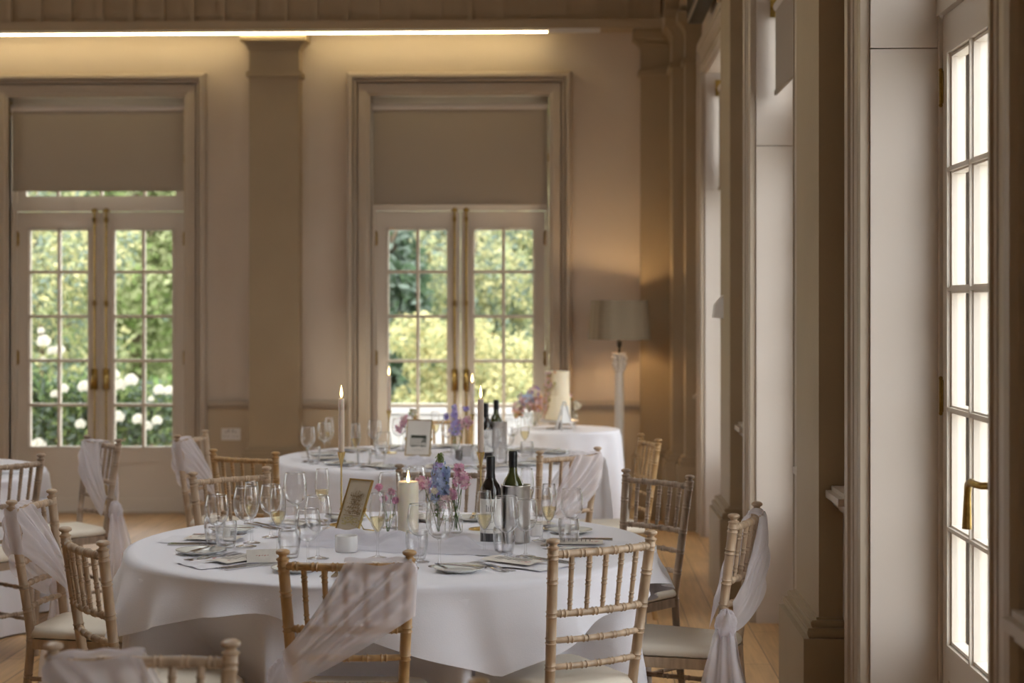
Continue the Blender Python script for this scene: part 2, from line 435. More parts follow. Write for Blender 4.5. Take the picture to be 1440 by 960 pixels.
# french doors -------------------------------------------------------------
def door_unit(root, hw, lz, g0, g1, top, so, dep, half_width_stile, brass=True, transom=True, rods=True, hz_=(.35,1.20,2.12)):
    """local x across, y outwards; lz leaf height, g0..g1 glazing z range, so outer stile, half_width_stile meeting stile"""
    y0, y1 = dep, dep+.045
    f = MB()
    f.box(-hw, -hw+.022, y0-.01, y1+.02, 0, top); f.box(hw-.022, hw, y0-.01, y1+.02, 0, top)
    f.box(-hw, hw, y0-.015, y1+.02, lz+.006, lz+.075); f.box(-hw, hw, y0-.005, y1+.02, top-.06, top)
    # fixed light above
    f.box(-hw+.022, hw-.022, y0+.005, y1, lz+.075, lz+.125)
    for s in (-1, 1): f.box(min(s*(hw-.022), s*(hw-.09)), max(s*(hw-.022), s*(hw-.09)), y0+.005, y1, lz+.125, top-.06)
    for k in range(1, 4):
        x = -hw+2*hw*k/4; f.box(x-.011, x+.011, y0+.008, y1-.005, lz+.125, top-.06)
    f.box(-hw+.09, hw-.09, y0+.008, y1-.005, (lz+top)/2+.03, (lz+top)/2+.05)
    f.build('door_frame', M['door'], root)
    MB().box(-hw+.09, hw-.09, y0+.022, y0+.026, lz+.125, top-.06).build('fanlight_pane', M['pane'], root)
    for s in (-1, 1):
        X = lambda a: s*a
        def bx(m, a, b, *r): m.box(min(X(a), X(b)), max(X(a), X(b)), *r)
        a_in, a_out = .003, hw-.025
        gi, go = half_width_stile, hw-so
        L = MB()
        bx(L, a_in, gi, y0, y1, .012, lz); bx(L, go, a_out, y0, y1, .012, lz)
        bx(L, gi, go, y0, y1, g1, lz); bx(L, gi, go, y0, y1, .012, .10); bx(L, gi, go, y0, y1, g0-.10, g0)
        bx(L, gi, go, y0+.012, y1-.01, .10, g0-.10)
        for a, b, c, d in ((gi,gi+.012,.10,g0-.10),(go-.012,go,.10,g0-.10)): bx(L, a, b, y0+.004, y1, c, d)
        bx(L, gi+.012, go-.012, y0+.004, y1, g0-.112, g0-.10); bx(L, gi+.012, go-.012, y0+.004, y1, .10, .112)
        # glazing beads
        for q, h in ((0,-.006),(.012,.006)):
            bx(L, gi+q, gi+q+.010, y0+h, y1, g0, g1); bx(L, go-q-.010, go-q, y0+h, y1, g0, g1)
            bx(L, gi+q, go-q, y0+h, y1, g0+q, g0+q+.010); bx(L, gi+q, go-q, y0+h, y1, g1-q-.010, g1-q)
        mid = (gi+go)/2; rows = 5; ph = (g1-g0)/rows
        bx(L, mid-.012, mid+.012, y0+.004, y1, g0, g1); bx(L, mid-.006, mid+.006, y0-.006, y1, g0, g1)
        for r in range(1, rows):
            z = g0+r*ph
            bx(L, gi, go, y0+.005, y1, z-.012, z+.012); bx(L, gi, go, y0-.005, y1, z-.006, z+.006)
        leaf = L.build('door_leaf', M['door'], root)
        G = MB(); bx(G, gi, go, y0+.022, y0+.026, g0, g1); G.build('pane', M['pane'], leaf)
        for hz in hz_:
            H = MB(); H.tube([(X(a_out+.002), y0-.006, hz-.055), (X(a_out+.002), y0-.006, hz+.055)], .005, 8)
            bx(H, a_out-.012, a_out+.016, y0-.0035, y0-.001, hz-.05, hz+.05)
            for k in (-.055, .055): H.ball((X(a_out+.002), y0-.006, hz+k), .0065, 8)
            H.build('hinge', M['brass'], leaf, True)
        if rods:
            R = MB(); xr = X(.045)
            R.tube([(xr, y0-.016, .06), (xr, y0-.016, 1.0)], .008, 8); R.tube([(xr, y0-.016, 1.0), (xr, y0-.016, lz+.03)], .009, 8)
            R.box(xr-.022, xr+.022, y0-.022, y0-.001, lz-.0, lz+.022)
            for z in (lz-.06, 1.62, .30): R.box(xr-.013, xr+.013, y0-.026, y0-.001, z-.018, z+.018)
            R.build('bolt', M['brass'], leaf)
            K = MB(); K.box(xr-.022, xr+.022, y0-.030, y0-.001, .955, 1.115)
            K.tube([(xr, y0-.03, 1.05), (xr, y0-.065, 1.05), (X(.050), y0-.07, 1.03), (X(.058), y0-.07, .95)], [.011,.011,.009,.008], 8)
            K.ball((xr, y0-.06, 1.052), .015, 8)
            K.build('door_handle', M['brass'], leaf, True)
        elif s < 0:
            K = MB(); xr = X(.055)
            K.box(xr-.02, xr+.02, y0-.008, y0-.001, 1.0, 1.2)
            K.tube([(xr, y0-.006, 1.115), (xr, y0-.055, 1.115), (X(.075), y0-.066, 1.117), (X(.12), y0-.066, 1.118), (X(.150), y0-.066, 1.108), (X(.160), y0-.066, 1.08), (X(.166), y0-.066, .985)],
                   [.011,.010,.010,.011,.011,.010,.014], 10)
            K.build('door_handle', M['brass'], leaf, 'auto')
    th = MB(); th.box(-hw, hw, dep-.05, .28, 0, .012); th.build('threshold', M['trim'], root)
for i, c in enumerate(allb):
    r = empty('door_%d' % (i+1), (c, YB, 0), 0, **ST)
    door_unit(r, BW-.004, 2.325, .49, 2.205, HEAD-.004, .10, .12, .084)
protoR = None
for i, c in enumerate(BAYS):
    if protoR is None:
        protoR = empty('door_4', (XR, c, 0), -pi/2, **ST)
        door_unit(protoR, HW-.013, 2.50, .55, 2.385, HEAD-.016, .10, .215, .10, rods=False, hz_=(.35,1.32,2.28))
    else:
        q = copy_tree(protoR, (XR, c, 0), -pi/2); q.name = 'door_%d' % (4+i)
for i, c in enumerate(LB):
    q = copy_tree(protoR, (XL, c, 0), pi/2); q.name = 'door_%d' % (9+i)

# ------------------------------------------------------------------ roller blinds
def blind(loc, rz, hw, dep, ztop, zb, label):
    r = empty('roller_blind', loc, rz, label=label, category='blind', group='roller blinds over the doors')
    MB().box(-hw, hw, dep, dep+.002, zb, ztop).build('fabric', M['blind'], r)
    b = MB(); b.box(-hw, hw, dep-.006, dep+.007, zb-.004, zb+.020); b.build('bottom_bar', M['blind'], r)
    MB().tube([(-hw-.012, dep+.02, ztop+.0), (hw+.012, dep+.02, ztop)], .030, 14).build('roller', M['reveal'], r, 'auto')
    for s in (-1, 1):
        k = MB(); x = s*(hw+.016); k.box(min(x, x+s*.006), max(x, x+s*.006), dep-.025, dep+.06, ztop-.05, ztop+.06)
        k.build('bracket', M['brass'], r)
    ch = MB(); ch.tube([(hw+.008, dep-.01, ztop-.02), (hw+.008, dep-.01, ztop-.78)], .003, 6); ch.tube([(hw+.011, dep-.012, ztop-.36), (hw+.011, dep-.012, ztop-.42)], .008, 6)
    ch.build('chain', M['brass'], r)
blind((BD[1], YB, 0), 0, .664, .035, 3.12, 2.375, 'taupe roller blind half down over the french doors nearest the floor lamp')
blind((BD[0], YB, 0), 0, .664, .035, 3.12, 2.485, 'taupe roller blind above the french doors with white roses outside')
blind((XR, BAYS[1], 0), -pi/2, HW-.06, .085, 3.10, 2.66, 'pale roller blind in the deep recess between two window-wall piers')
blind((XR, BAYS[0], 0), -pi/2, HW-.06, .085, 3.10, 2.40, 'roller blind in the recess closest to the lamp corner')

# LED cove strip
ls = empty('light_strip', (0,0,0), label='glowing warm strip light along the ledge above the french doors', category='strip light')
m = MB(); x = -9.0
m.box(-8.98, -.16, 12.478, 12.486, 3.641, 3.649); m.build('light_tube', emission('warm_led', (1,.80,.42), LED), ls)
MB().box(-8.98, -.16, 12.475, 12.495, 3.651, 3.671).build('channel', M['plastic'], ls)
MB().box(-.15, .235, 12.475, 12.495, 3.640, 3.671).build('end_channel', M['plastic'], ls)

# heater, sensor, sockets, switch
h = empty('wall_heater', (.80, 10.0, 3.50), label='long black panel heater fixed high on the window wall above the far bay', category='heater')
MB().box(-.005, .10, -2.2, 1.25, .0, .20).build('housing', M['trim'], h)
q = MB(); q.box(-.012, -.005, -2.1, 1.2, .02, .17); q.box(.0, .09, -2.15, 1.22, -.012, -.001); q.build('heating_panel', M['black'], h)
o = MB(); o.add([(.862,9.36,1.66),(.862,9.46,1.66),(.862,9.46,1.53),(.862,9.36,1.53),(.815,9.38,1.61),(.815,9.44,1.61),(.805,9.44,1.535),(.805,9.38,1.535)],
   [(0,1,2,3),(4,7,6,5),(0,4,5,1),(3,2,6,7),(0,3,7,4),(1,5,6,2)])
o.build('motion_sensor', M['plastic'], label='small wedge-shaped motion sensor on the side of a window-wall pier', category='sensor')
s_ = empty('wall_socket', (-2.58, YB-.008, .62), label='white double socket on the dado beside the tall pilaster', category='socket')
MB().box(-.073, .073, -.012, 0, -.045, .045).build('faceplate', M['plastic'], s_)
for sx in (-1, 1):
    q = MB(); q.box(sx*.037-.004, sx*.037+.004, -.0135, -.012, .012, .022); q.box(sx*.037-.018, sx*.037-.010, -.0135, -.012, -.018, -.012); q.box(sx*.037+.010, sx*.037+.018, -.0135, -.012, -.018, -.012)
    q.box(sx*.016-.005, sx*.016+.005, -.016, -.012, .018, .034); q.build('outlet', M['pewter'], s_)
s_ = empty('wall_switch', (XR-.006, 5.62, .70), label='pale switch plate low on the dado beside the window casing', category='switch')
MB().box(-.012, 0, -.06, .06, -.075, .075).build('faceplate', M['plastic'], s_)
MB().box(-.017, -.012, -.02, .01, -.03, .02).build('rocker', M['plastic'], s_)

# ------------------------------------------------------------------ garden
MB().box(-40, 60, YB+.28, 90, -.12, -.02).build('terrace_ground', M['paving'], **ST)
MB().box(1.30, 60, -40, YB+.28, -.12, -.02).build('side_terrace_ground', M['paving'], **ST)
MB().box(-40, 40, 17.5, 90, -.02, .0).build('lawn', M['lawn'], **ST)
tw = MB(); tw.box(-2.4, 2.2, 15.55, 15.85, 0, .60); tw.box(-2.45, 2.25, 15.50, 15.90, .60, .67); tw.box(-2.42, 2.22, 15.52, 15.88, .545, .575)
tw.build('terrace_wall', M['white'], label='low white rendered terrace wall outside the middle french doors', category='garden wall')

def leaves(m, n, fn, size, mi=0):
    for _ in range(n):
        p = Vector(fn()); a = Vector((random.gauss(0,1), random.gauss(0,1), random.gauss(0,1))).normalized()
        b = a.cross(Vector((random.gauss(0,1), random.gauss(0,1), random.gauss(0,1)))).normalized()
        s = size*random.uniform(.6, 1.3)
        m.add([p-a*s, p+b*s*.45, p+a*s, p-b*s*.45], [(0,1,2,3)], mi)
def ell(c, r, hollow=.3):
    while 1:
        d = Vector((random.uniform(-1,1), random.uniform(-1,1), random.uniform(-1,1)))
        if hollow < d.length < 1: return (c[0]+d.x*r[0], c[1]+d.y*r[1], c[2]+d.z*r[2])
def tree(name, label, cat, x, y, h, rx, rz, mats, n=2600, size=.2, clumps=9, trunk=.12, base=.1, group=None):
    r = empty(name, (x, y, 0), label=label, category=cat)
    if group: r['group'] = group
    t = MB(); pts = [(0,0,-.02), (.05,.02,h*.35), (-.04,.05,h*.7), (0,0,h*.9)]
    t.tube(pts, [trunk, trunk*.8, trunk*.5, trunk*.15], 8)
    for k in range(5):
        a = k*1.3+x; zz = h*(.3+.1*k); t.tube([(0,0,zz), (cos(a)*rx*.35, sin(a)*rx*.35, zz+h*.08), (cos(a)*rx*.7, sin(a)*rx*.7, zz+h*.12)], [trunk*.4, trunk*.25, trunk*.08], 6)
    t.build('trunk', M['bark'], r, True)
    lm = MB()
    cl = []
    for k in range(clumps):
        a = random.uniform(0, 2*pi); q = sqrt(random.random())*.75
        cl.append(((cos(a)*q*rx, sin(a)*q*rx, h-rz*2+rz*2*random.uniform(.08,.92)), rx*random.uniform(.30,.5)))
    for k in range(n):
        c, rr_ = random.choice(cl)
        leaves(lm, 1, lambda: ell(c, (rr_, rr_, rr_*.75), .5), size, random.randrange(len(mats)))
    # low skirt to the ground
    for k in range(n//3):
        leaves(lm, 1, lambda: ell((0,0,base+h*.25), (rx*.8, rx*.8, h*.27), .5), size, random.randrange(len(mats)))
    lm.build('foliage', [M[q] for q in mats], r)
tr = [  # x, y, h, rx, rz, mats, kind
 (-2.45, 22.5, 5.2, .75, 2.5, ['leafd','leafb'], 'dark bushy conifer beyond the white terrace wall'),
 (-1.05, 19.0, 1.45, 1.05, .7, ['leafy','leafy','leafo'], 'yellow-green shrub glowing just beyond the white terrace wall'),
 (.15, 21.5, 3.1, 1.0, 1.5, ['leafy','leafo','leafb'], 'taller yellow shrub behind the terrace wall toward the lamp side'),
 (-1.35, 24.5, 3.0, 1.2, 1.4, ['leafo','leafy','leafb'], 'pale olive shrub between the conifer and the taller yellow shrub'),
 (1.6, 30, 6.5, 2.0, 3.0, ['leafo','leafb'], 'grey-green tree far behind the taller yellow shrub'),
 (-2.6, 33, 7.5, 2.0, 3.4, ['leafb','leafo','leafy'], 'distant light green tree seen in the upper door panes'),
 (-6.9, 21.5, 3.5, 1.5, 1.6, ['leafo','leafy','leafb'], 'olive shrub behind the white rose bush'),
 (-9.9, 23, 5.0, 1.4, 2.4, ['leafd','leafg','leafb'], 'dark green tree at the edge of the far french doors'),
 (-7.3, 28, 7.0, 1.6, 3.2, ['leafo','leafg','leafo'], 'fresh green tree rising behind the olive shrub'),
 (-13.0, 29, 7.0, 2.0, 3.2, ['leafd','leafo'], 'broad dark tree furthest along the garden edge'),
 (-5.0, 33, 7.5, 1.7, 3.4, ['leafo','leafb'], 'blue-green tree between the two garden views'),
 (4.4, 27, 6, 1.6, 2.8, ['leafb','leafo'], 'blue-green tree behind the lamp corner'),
]
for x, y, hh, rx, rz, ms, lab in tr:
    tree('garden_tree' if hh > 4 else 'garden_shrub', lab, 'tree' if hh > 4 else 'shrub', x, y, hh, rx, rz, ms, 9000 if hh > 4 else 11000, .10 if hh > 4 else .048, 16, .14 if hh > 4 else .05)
# far hedge bank closing the view
hb = MB()
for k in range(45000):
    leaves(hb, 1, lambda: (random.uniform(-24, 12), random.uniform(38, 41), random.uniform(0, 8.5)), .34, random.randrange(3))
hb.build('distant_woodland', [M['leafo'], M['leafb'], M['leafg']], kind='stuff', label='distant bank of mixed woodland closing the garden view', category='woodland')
# side garden trees outside the window wall
for x, y, lab in ((16, 16, 'tree outside the window wall beyond the far bay'), (19, 6, 'tree outside the window wall opposite the near bay')):
    tree('garden_tree', lab, 'tree', x, y, 5, 2, 2.2, ['leafo','leafg'], 2400, .25, 8, .14)
# low brick edging
MB().box(-9.5, -3.0, 15.9, 16.15, 0, .30).build('brick_planter_wall', M['brick'], label='low red brick planter edge behind the rose bush', category='garden wall')

def rose_bush():
    r = empty('rose_bush', (-4.45, 15.0, 0), label='bush covered in white roses outside the far french doors', category='rose bush')
    t = MB()
    for k in range(14):
        a = random.uniform(0, 2*pi); q = random.uniform(.3, 1)
        t.tube([(0,0,-.02), (cos(a)*q*.4, sin(a)*q*.15, .5), (cos(a)*q*.95, sin(a)*q*.2, random.uniform(.7,1.1))], [.012,.009,.004], 5)
    t.build('stems', M['stem'], r)
    lm = MB()
    for c, rr_, nn in (((0,.1,.48),(1.15,.4,.42),5200), ((-.75,.1,.9),(.36,.3,.45),1500), ((-.05,.1,.75),(.5,.3,.25),700), ((.5,.1,.7),(.5,.3,.25),800)):
        leaves(lm, nn, lambda: ell(c, rr_, .35), .045, 0)
    for f in range(len(lm.m)): lm.m[f] = random.choice((0,0,1,2))
    lm.build('foliage', [M['leaf'], M['leafb'], M['leafg']], r)
    spots = [(60,478,1.3),(83,490,1),(72,492,.9),(57,464,.7),(88,545,1),(117,542,1.2),(76,553,.8),(160,525,1),(183,533,1.3),(167,540,1.2),
             (223,547,1.1),(237,548,1),(165,585,1.2),(193,588,1.1),(206,598,1),(220,590,1),(52,625,1.5),(112,595,1),(212,560,.6),(60,505,.6)]
    for u, v, sc in spots:
        d = 14.75; p = ld((u-720)/F*d, d, CAMZ-(v-430)*d/F)-Vector((-4.45, 15.0, 0))
        m = MB()
        for k in range(15):
            a = k*2.4; t_ = k/15; rr = .055*sc*(.25+.75*t_)
            def petal(i, j, a=a, rr=rr, t_=t_, p=p, sc=sc):
                w_ = (i-.5)*1.5; q = rr*(.25+.75*j); z = (.5-t_)*.06*sc+.035*sc*j*(1-t_*.8)-.02*sc*j*j*t_
                return (p.x+cos(a+w_)*q, p.y-z*.8+sin(a+w_)*q*.5, p.z+sin(a+w_)*q*.9+z*.3)
            m.grid(petal, 4, 3)
        m.build('rose', M['rose'], r, True)
rose_bush()

# ------------------------------------------------------------------ chiavari chairs
def bamboo(m, path, r0, rings, L, n=10, r1=None, steps=14, ridge=.0026, swell=0):
    "turned stick with pairs of raised rings; path(t), rings in t, L length"
    r1 = r1 if r1 is not None else r0
    ts = [(i/steps, 0) for i in range(steps+1)]
    for q in rings:
        for dz, up in ((-.0095,0),(-.0065,1),(-.0030,0),(.0030,0),(.0065,1),(.0095,0)):
            t = q+dz/L
            if 0 <= t <= 1: ts.append((t, up))
    ts.sort()
    m.tube([path(t) for t, _ in ts], [r0+(r1-r0)*t+up*ridge+swell*sin(pi*t) for t, up in ts], n)
HT = .925
def xb(z): return .150+.028*(z-.46)/.465 if z > .46 else .150+.006*(.46-z)/.46
def yb(z): return .062*(HT-z)/.465 if z > .46 else .062-.05*((.46-z)/.46)**1.5
def bow(x, z, k=.022): return -k*(1-(x/xb(z))**2)        # rails bow towards the back
def make_chair(wood):
    r = empty('chiavari_chair', category='chair')
    for s in (-1, 1):
        m = MB()
        bamboo(m, lambda t: (s*xb(t*.895), yb(t*.895), t*.895), .0145, [z/.895 for z in (.15,.31,.44,.54,.62,.70,.80,.872)], .895, 12, .0160, 16)
        fx, fy = s*xb(.90), yb(.90)
        m.lathe([(.0155,.892),(.0185,.896),(.0185,.899),(.0125,.902),(.0105,.906),(.0125,.909),(.0185,.912),(.0205,.9165),(.0190,.921),(.0120,.9245),(.001,.9255)], 12, (fx, fy, 0))
        m.build('back_post', wood, r, 'auto')
        m = MB()
        bamboo(m, lambda t: (s*(.185-.004*(1-t)), .062+.375+.012*(1-t), t*.425), .0125, (.12,.45,.8,.93), .425, 10, .0155)
        m.build('leg', wood, r, 'auto')
    def rail(z, rad, rings, name='rail', k=.022):
        m = MB(); x0 = xb(z)
        bamboo(m, lambda t: (-x0+2*x0*t, yb(z)+bow(-x0+2*x0*t, z, k), z), rad, rings, 2*x0, 10)
        m.build(name, wood, r, 'auto')
    rail(.878, .0115, (.1,.26,.42,.58,.74,.9), 'top_rail')
    rail(.700, .0105, (.1,.26,.42,.58,.74,.9))
    rail(.620, .0092, (.18,.34,.5,.66,.82)); rail(.540, .0092, (.18,.34,.5,.66,.82))
    for k in range(5):
        f = -.667+.3335*k; m = MB()
        def path(t, f=f):
            z = .704+.168*t; return (f*xb(z), yb(z)+bow(f*xb(z), z), z)
        bamboo(m, path, .0065, (.18,.5,.82), .168, 8, .0085, 10, .0022)
        m.build('spindle', wood, r, 'auto')
    # seat frame: rounded trapezoid, wider at the front
    def outline(g):
        pts = []
        for (cx, cy, a0) in ((.190-.05,.062+.385-.05,0),(-.190+.05,.062+.385-.05,90),(-.160+.03,.062-.01+.03,180),(.160-.03,.062-.01+.03,270)):
            rr_ = .05 if a0 < 180 else .03
            for k in range(5):
                a = radians(a0+k*22.5); pts.append((cx+cos(a)*(rr_+g), cy+sin(a)*(rr_+g)))
        return pts
    m = MB(); m.prism(outline(.004), .405, .440); m.build('seat_frame', wood, r)
    m = MB(); prof = [(-.006,.441),(.004,.446),(.007,.455),(.004,.466),(-.008,.476),(-.022,.480)]
    rings_ = [[(x, y, z) for x, y in outline(g)] for g, z in prof]
    nn = len(rings_[0]); vs = [p for q in rings_ for p in q]
    fs = [(j*nn+i, j*nn+(i+1)%nn, (j+1)*nn+(i+1)%nn, (j+1)*nn+i) for j in range(len(prof)-1) for i in range(nn)]
    fs.append(tuple((len(prof)-1)*nn+i for i in range(nn))); fs.append(tuple(range(nn-1,-1,-1)))
    m.add(vs, fs); m.build('seat_cushion', M['pad'], r, 'auto')
    for z in (.16, .30):
        for s in (-1, 1):
            m = MB(); bamboo(m, lambda t: (s*(xb(z)+(.183-xb(z))*t), yb(z)+(.445-yb(z))*t, z), .0085, (.3,.5,.7), .38, 8); m.build('stretcher', wood, r, 'auto')
        m = MB(); bamboo(m, lambda t: (-.183+.366*t, .445, z), .0085, (.3,.5,.7), .36, 8); m.build('stretcher', wood, r, 'auto')
    m = MB(); bamboo(m, lambda t: (-xb(.2)+2*xb(.2)*t, yb(.2), .2), .0085, (.3,.5,.7), .31, 8); m.build('stretcher', wood, r, 'auto')
    return r
chairs = {'a': Proto(make_chair(M['wood'])), 'b': Proto(make_chair(M['wood2'])), 'c': Proto(make_chair(M['wood3']))}

def fnoise(x, y, z=0): return noise.noise(Vector((x, y, z)))
def make_sash():
    r = empty('chair_sash', category='chair sash')
    def top(t, side):
        z_r = .893
        if t < .62:
            q = t/.62; x = .00+(.186)*q; x = min(x, .184)
            return Vector((x, yb(z_r)+bow(min(x,.178), z_r)-side*.016, z_r-.002+.004*sin(q*9)))
        q = (t-.62)/.38; z = z_r-.01-.145*q
        return Vector((xb(z)+.020, yb(z)-side*(.010+.012*sin(pi*q)), z))
    def bot(t, side):
        z = .565+.075*(1-t)-.05*t*0
        return Vector((-xb(z)-.018+.012*t, yb(z)-side*(.022+.010*t), z-.03*t))
    for side, nm in ((1, 'outer_band'), (-1, 'inner_band')):
        m = MB()
        def f(s, t, side=side):
            a, b = top(t, side), bot(t, side)
            e = s*s*(3-2*s)*.35+s*.65
            p = a.lerp(b, e)
            fold = sin(t*34+1.5*sin(3*s)+fnoise(t*3, s*2)*3)*.009*sin(pi*min(1, s*1.1+.12))+fnoise(t*6, s*3, side)*.010*sin(pi*s)
            p.y += -side*((.012+.045*t if side > 0 else .012)*sin(pi*s)**.8+.010)+fold
            p.z -= .030*sin(pi*s)*(1-t)*.7
            return p
        m.grid(f, 22, 46)
        m.build(nm, M['sheer'], r, True)
    # band folded over the top rail and round the post
    m = MB()
    def g(s, t):
        a = pi*t; q = s
        if q < .62:
            x = min(.186*q/.62, .184); c = Vector((x, yb(.893)+bow(min(x,.178), .893), .884)); 
            return c+Vector((0, -cos(a)*.022, .012+sin(a)*.009+.002*sin(30*s)))
        z = .893-.01-.145*(q-.62)/.38
        return Vector((xb(z)+.012+sin(a)*.012, yb(z)-cos(a)*.024, z))
    m.grid(g, 26, 8); m.build('fold_over', M['sheer'], r, True)
    # knot
    m = MB(); zc = .560; kc = Vector((-xb(zc)-.030, yb(zc)-.022, zc))
    def kf(s, t):
        a = 2*pi*s; b = pi*t
        rr_ = 1+.16*sin(5*a+3*b)+.1*fnoise(3*cos(a), 3*sin(a), 4*t)
        return kc+Vector((sin(b)*cos(a)*.034*rr_, sin(b)*sin(a)*.034*rr_, cos(b)*.048*rr_))
    m.grid(kf, 20, 12); m.build('knot', M['sheer'], r, True)
    # gathered tails
    for k, (wd, zb_, ph, ox) in enumerate(((.165,.20,0,-.045),(.115,.09,2,-.015))):
        m = MB()
        def tf(s, t, wd=wd, zb_=zb_, ph=ph, ox=ox):
            spread = .018+wd*.5*(1-(1-t)**2.2)
            x = (s-.5)*2*spread
            puff = .030*sin(pi*min(1, t*1.3))
            z = zc-.005+.03*sin(pi*min(1, t*4))-(zc-zb_)*t+.012*sin(s*9+ph)*t
            y = .014*sin(s*19+ph+2*t)*(.35+t)+fnoise(s*4, t*3, ph)*.02*t
            return kc+Vector((ox*(1-(1-t)**2)+y-puff*.6, x*.9, z-zc))
        m.grid(tf, 26, 26); m.build('tail', M['sheer'], r, True)
    return r
sash = Proto(make_sash())
CH = {}
def chair(key, kind, pm, pp, label, group, sashlabel=None, grp=True, scale=None):
    a = pt(pm[0], pm[1], HT); b = pt(pp[0], pp[1], HT)
    c = (a+b)/2; ax = (b-a); rz = atan2(ax.y, ax.x)
    CH[key] = (c.x, c.y, rz)
    chairs[kind].place((c.x, c.y, 0), rz, label, group)
    if sashlabel: sash.place((c.x, c.y, 0), rz, sashlabel, 'sheer chair sashes')
G1, G2, G3 = 'chairs round the front table', 'chairs round the middle table', 'chairs at the far side tables'
chair('A', 'b', (396,772), (577,773), 'honey-coloured chair at the near edge of the front table, diagonal sheer sash over its back', G1, 'wide pinkish sheer sash drawn diagonally over the honey-coloured chair back')
chair('B', 'a', (780,757), (915,745), 'bare pale chiavari chair backing the viewer beside the sash-draped window-side chair', G1)
chair('C', 'a', (1033,722), (1066,705), 'pale chair side-on beside the window wall with a white knotted sash', G1, 'long white knotted sash hanging beside the ivory seat next to the window wall')
chair('D', 'c', (976,668), (876,658), 'grey-brown bare chair facing the front table near the window piers', G1)
chair('P', 'c', (668,653), (571,652), 'chair on the far side of the front table, mostly hidden behind the flowers', G1)
chair('H', 'a', (377,655), (268,663), 'bare pale chair behind the front table glasses, facing the viewer', G1)
chair('L', 'a', (69,688), (18,702), 'chair side-on at the garden-door end of the front table with a pale twisted sash', G1, 'pale blue-grey sash twisted round the post of the side-on chair')
chair('K', 'a', (84,738), (150,762), 'bare chair with curved rails at the shaded near corner of the front table', G1)
chair('E', 'a', (763,633), (838,628), 'pale chair before the cake table with a crossed white sash', G2, 'bright white sash crossing the chair back in front of the cake table')
chair('F', 'b', (923.5,615.5), (905,610), 'narrow side-on honey chair between the cake table and the window piers', G2)
chair('G', 'b', (305,631), (381,634.5), 'chair with a dark curved top rail behind the bare pale chair', G2)
chair('J', 'a', (283,605), (254,610), 'side-on chair below the wall socket with a lilac-white sash', G2, 'lilac-white sash on the side-on chair below the wall socket')
chair('R', 'b', (667,583), (579,583.5), 'chair on the far side of the middle table behind the violet delphinium', G2)
chair('I', 'c', (160.7,616), (130,612), 'chair before the far french doors with a big hanging sash', G3, 'puffed lilac sash hanging low behind the chair before the far french doors')
chair('M', 'c', (-31,645), (55.7,637.5), 'chair backing the white-clothed table at the edge of the room', G3)
chair('N', 'a', (337,898), (63,902), 'blurred chair closest to the viewer with white cloth over its top rail', 'chairs closest to the viewer', 'blurred white sash over the closest chair back')
chair('O', 'b', (930,996), (653,949), 'chair of which only one honey-coloured finial shows at the bottom edge', 'chairs closest to the viewer')

# ------------------------------------------------------------------ tables and cloths
TZ = .76
T1 = ld(-.42, 5.90); T2 = ld(-.395, 9.28); T0 = ld(-3.30, 8.45); T3 = ld(.365, 11.42)
def table(c, R, label):
    r = empty('round_table', (c.x, c.y, 0), 0, label=label, category='table', group='round tables')
    m = MB(); m.lathe([(.001,.730),(R-.02,.730),(R-.015,.735),(R-.015,.750),(R-.02,.754),(.001,.754)], 48); m.build('tabletop', M['wood2'], r)
    for k in range(4):
        a = pi/4+k*pi/2; m = MB(); m.tube([(cos(a)*R*.55, sin(a)*R*.55, .73), (cos(a)*R*.62, sin(a)*R*.62, 0)], .016, 8); m.build('leg', M['pewter'], r)
def seat_clear(x, y, z, keys):
    "push cloth inwards where a seat stands against it"
    return x, y
def cloth(c, R, label, seed, keys=(), folds=11, amp=.05, name='tablecloth', flare=.10):
    m = MB(); n = 220; rr_ = [0.001,.2,.5,.8,.93,.98]
    rings = [(R*q, TZ-.0) for q in rr_]+[(R*1.0, TZ-.002),(R*1.008, TZ-.007),(R*1.012, TZ-.018)]
    D = [.04,.07,.11,.16,.21,.27,.33,.40,.47,.54,.61,.68,.73,.752]
    vs = []
    def fold(a):
        s = sin(folds*a+seed+1.7*sin(2*a+seed))+.55*sin((folds*2+1)*a+seed*2+1.3*sin(3*a))+.3*sin(5*a+seed*3)
        return s/1.6
    for r_, z in rings:
        for i in range(n):
            a = 2*pi*i/n; vs.append([r_*cos(a), r_*sin(a), z])
    for d in D:
        for i in range(n):
            a = 2*pi*i/n; t = d/.75
            k = R*1.012+flare*t*.55+amp*fold(a)*min(1, t*1.5)**1.1+amp*.3*fold(a*1.0+.1*t)
            k = min(k, R*1.012+.10)
            x, y = k*cos(a), k*sin(a); z = TZ-d
            for key in keys:
                cx, cy, rz = CH[key]
                lx = (x+c.x-cx)*cos(rz)+(y+c.y-cy)*sin(rz); ly = -(x+c.x-cx)*sin(rz)+(y+c.y-cy)*cos(rz)
                # seat spans |lx|<.2, ly up to .46
                if abs(lx) < .30 and -.2 < ly < .49:
                    wgt = min(1, (.30-abs(lx))/.09)*min(1, max(0, (.70-z)/.20))
                    ux, uy = -sin(rz), cos(rz)
                    push = (.49-ly)*wgt
                    x += ux*push; y += uy*push
            vs.append([x, y, z])
    rows = len(rings)+len(D)
    fs = [(j*n+i, j*n+(i+1)%n, (j+1)*n+(i+1)%n, (j+1)*n+i) for j in range(rows-1) for i in range(n)]
    fs.append(tuple(range(n-1, -1, -1)))
    m.add(vs, fs)
    o = m.build(name, M['cloth'], None, True, label=label, category='tablecloth', group='floor-length white tablecloths'); o.location = (c.x, c.y, .0)
    return o
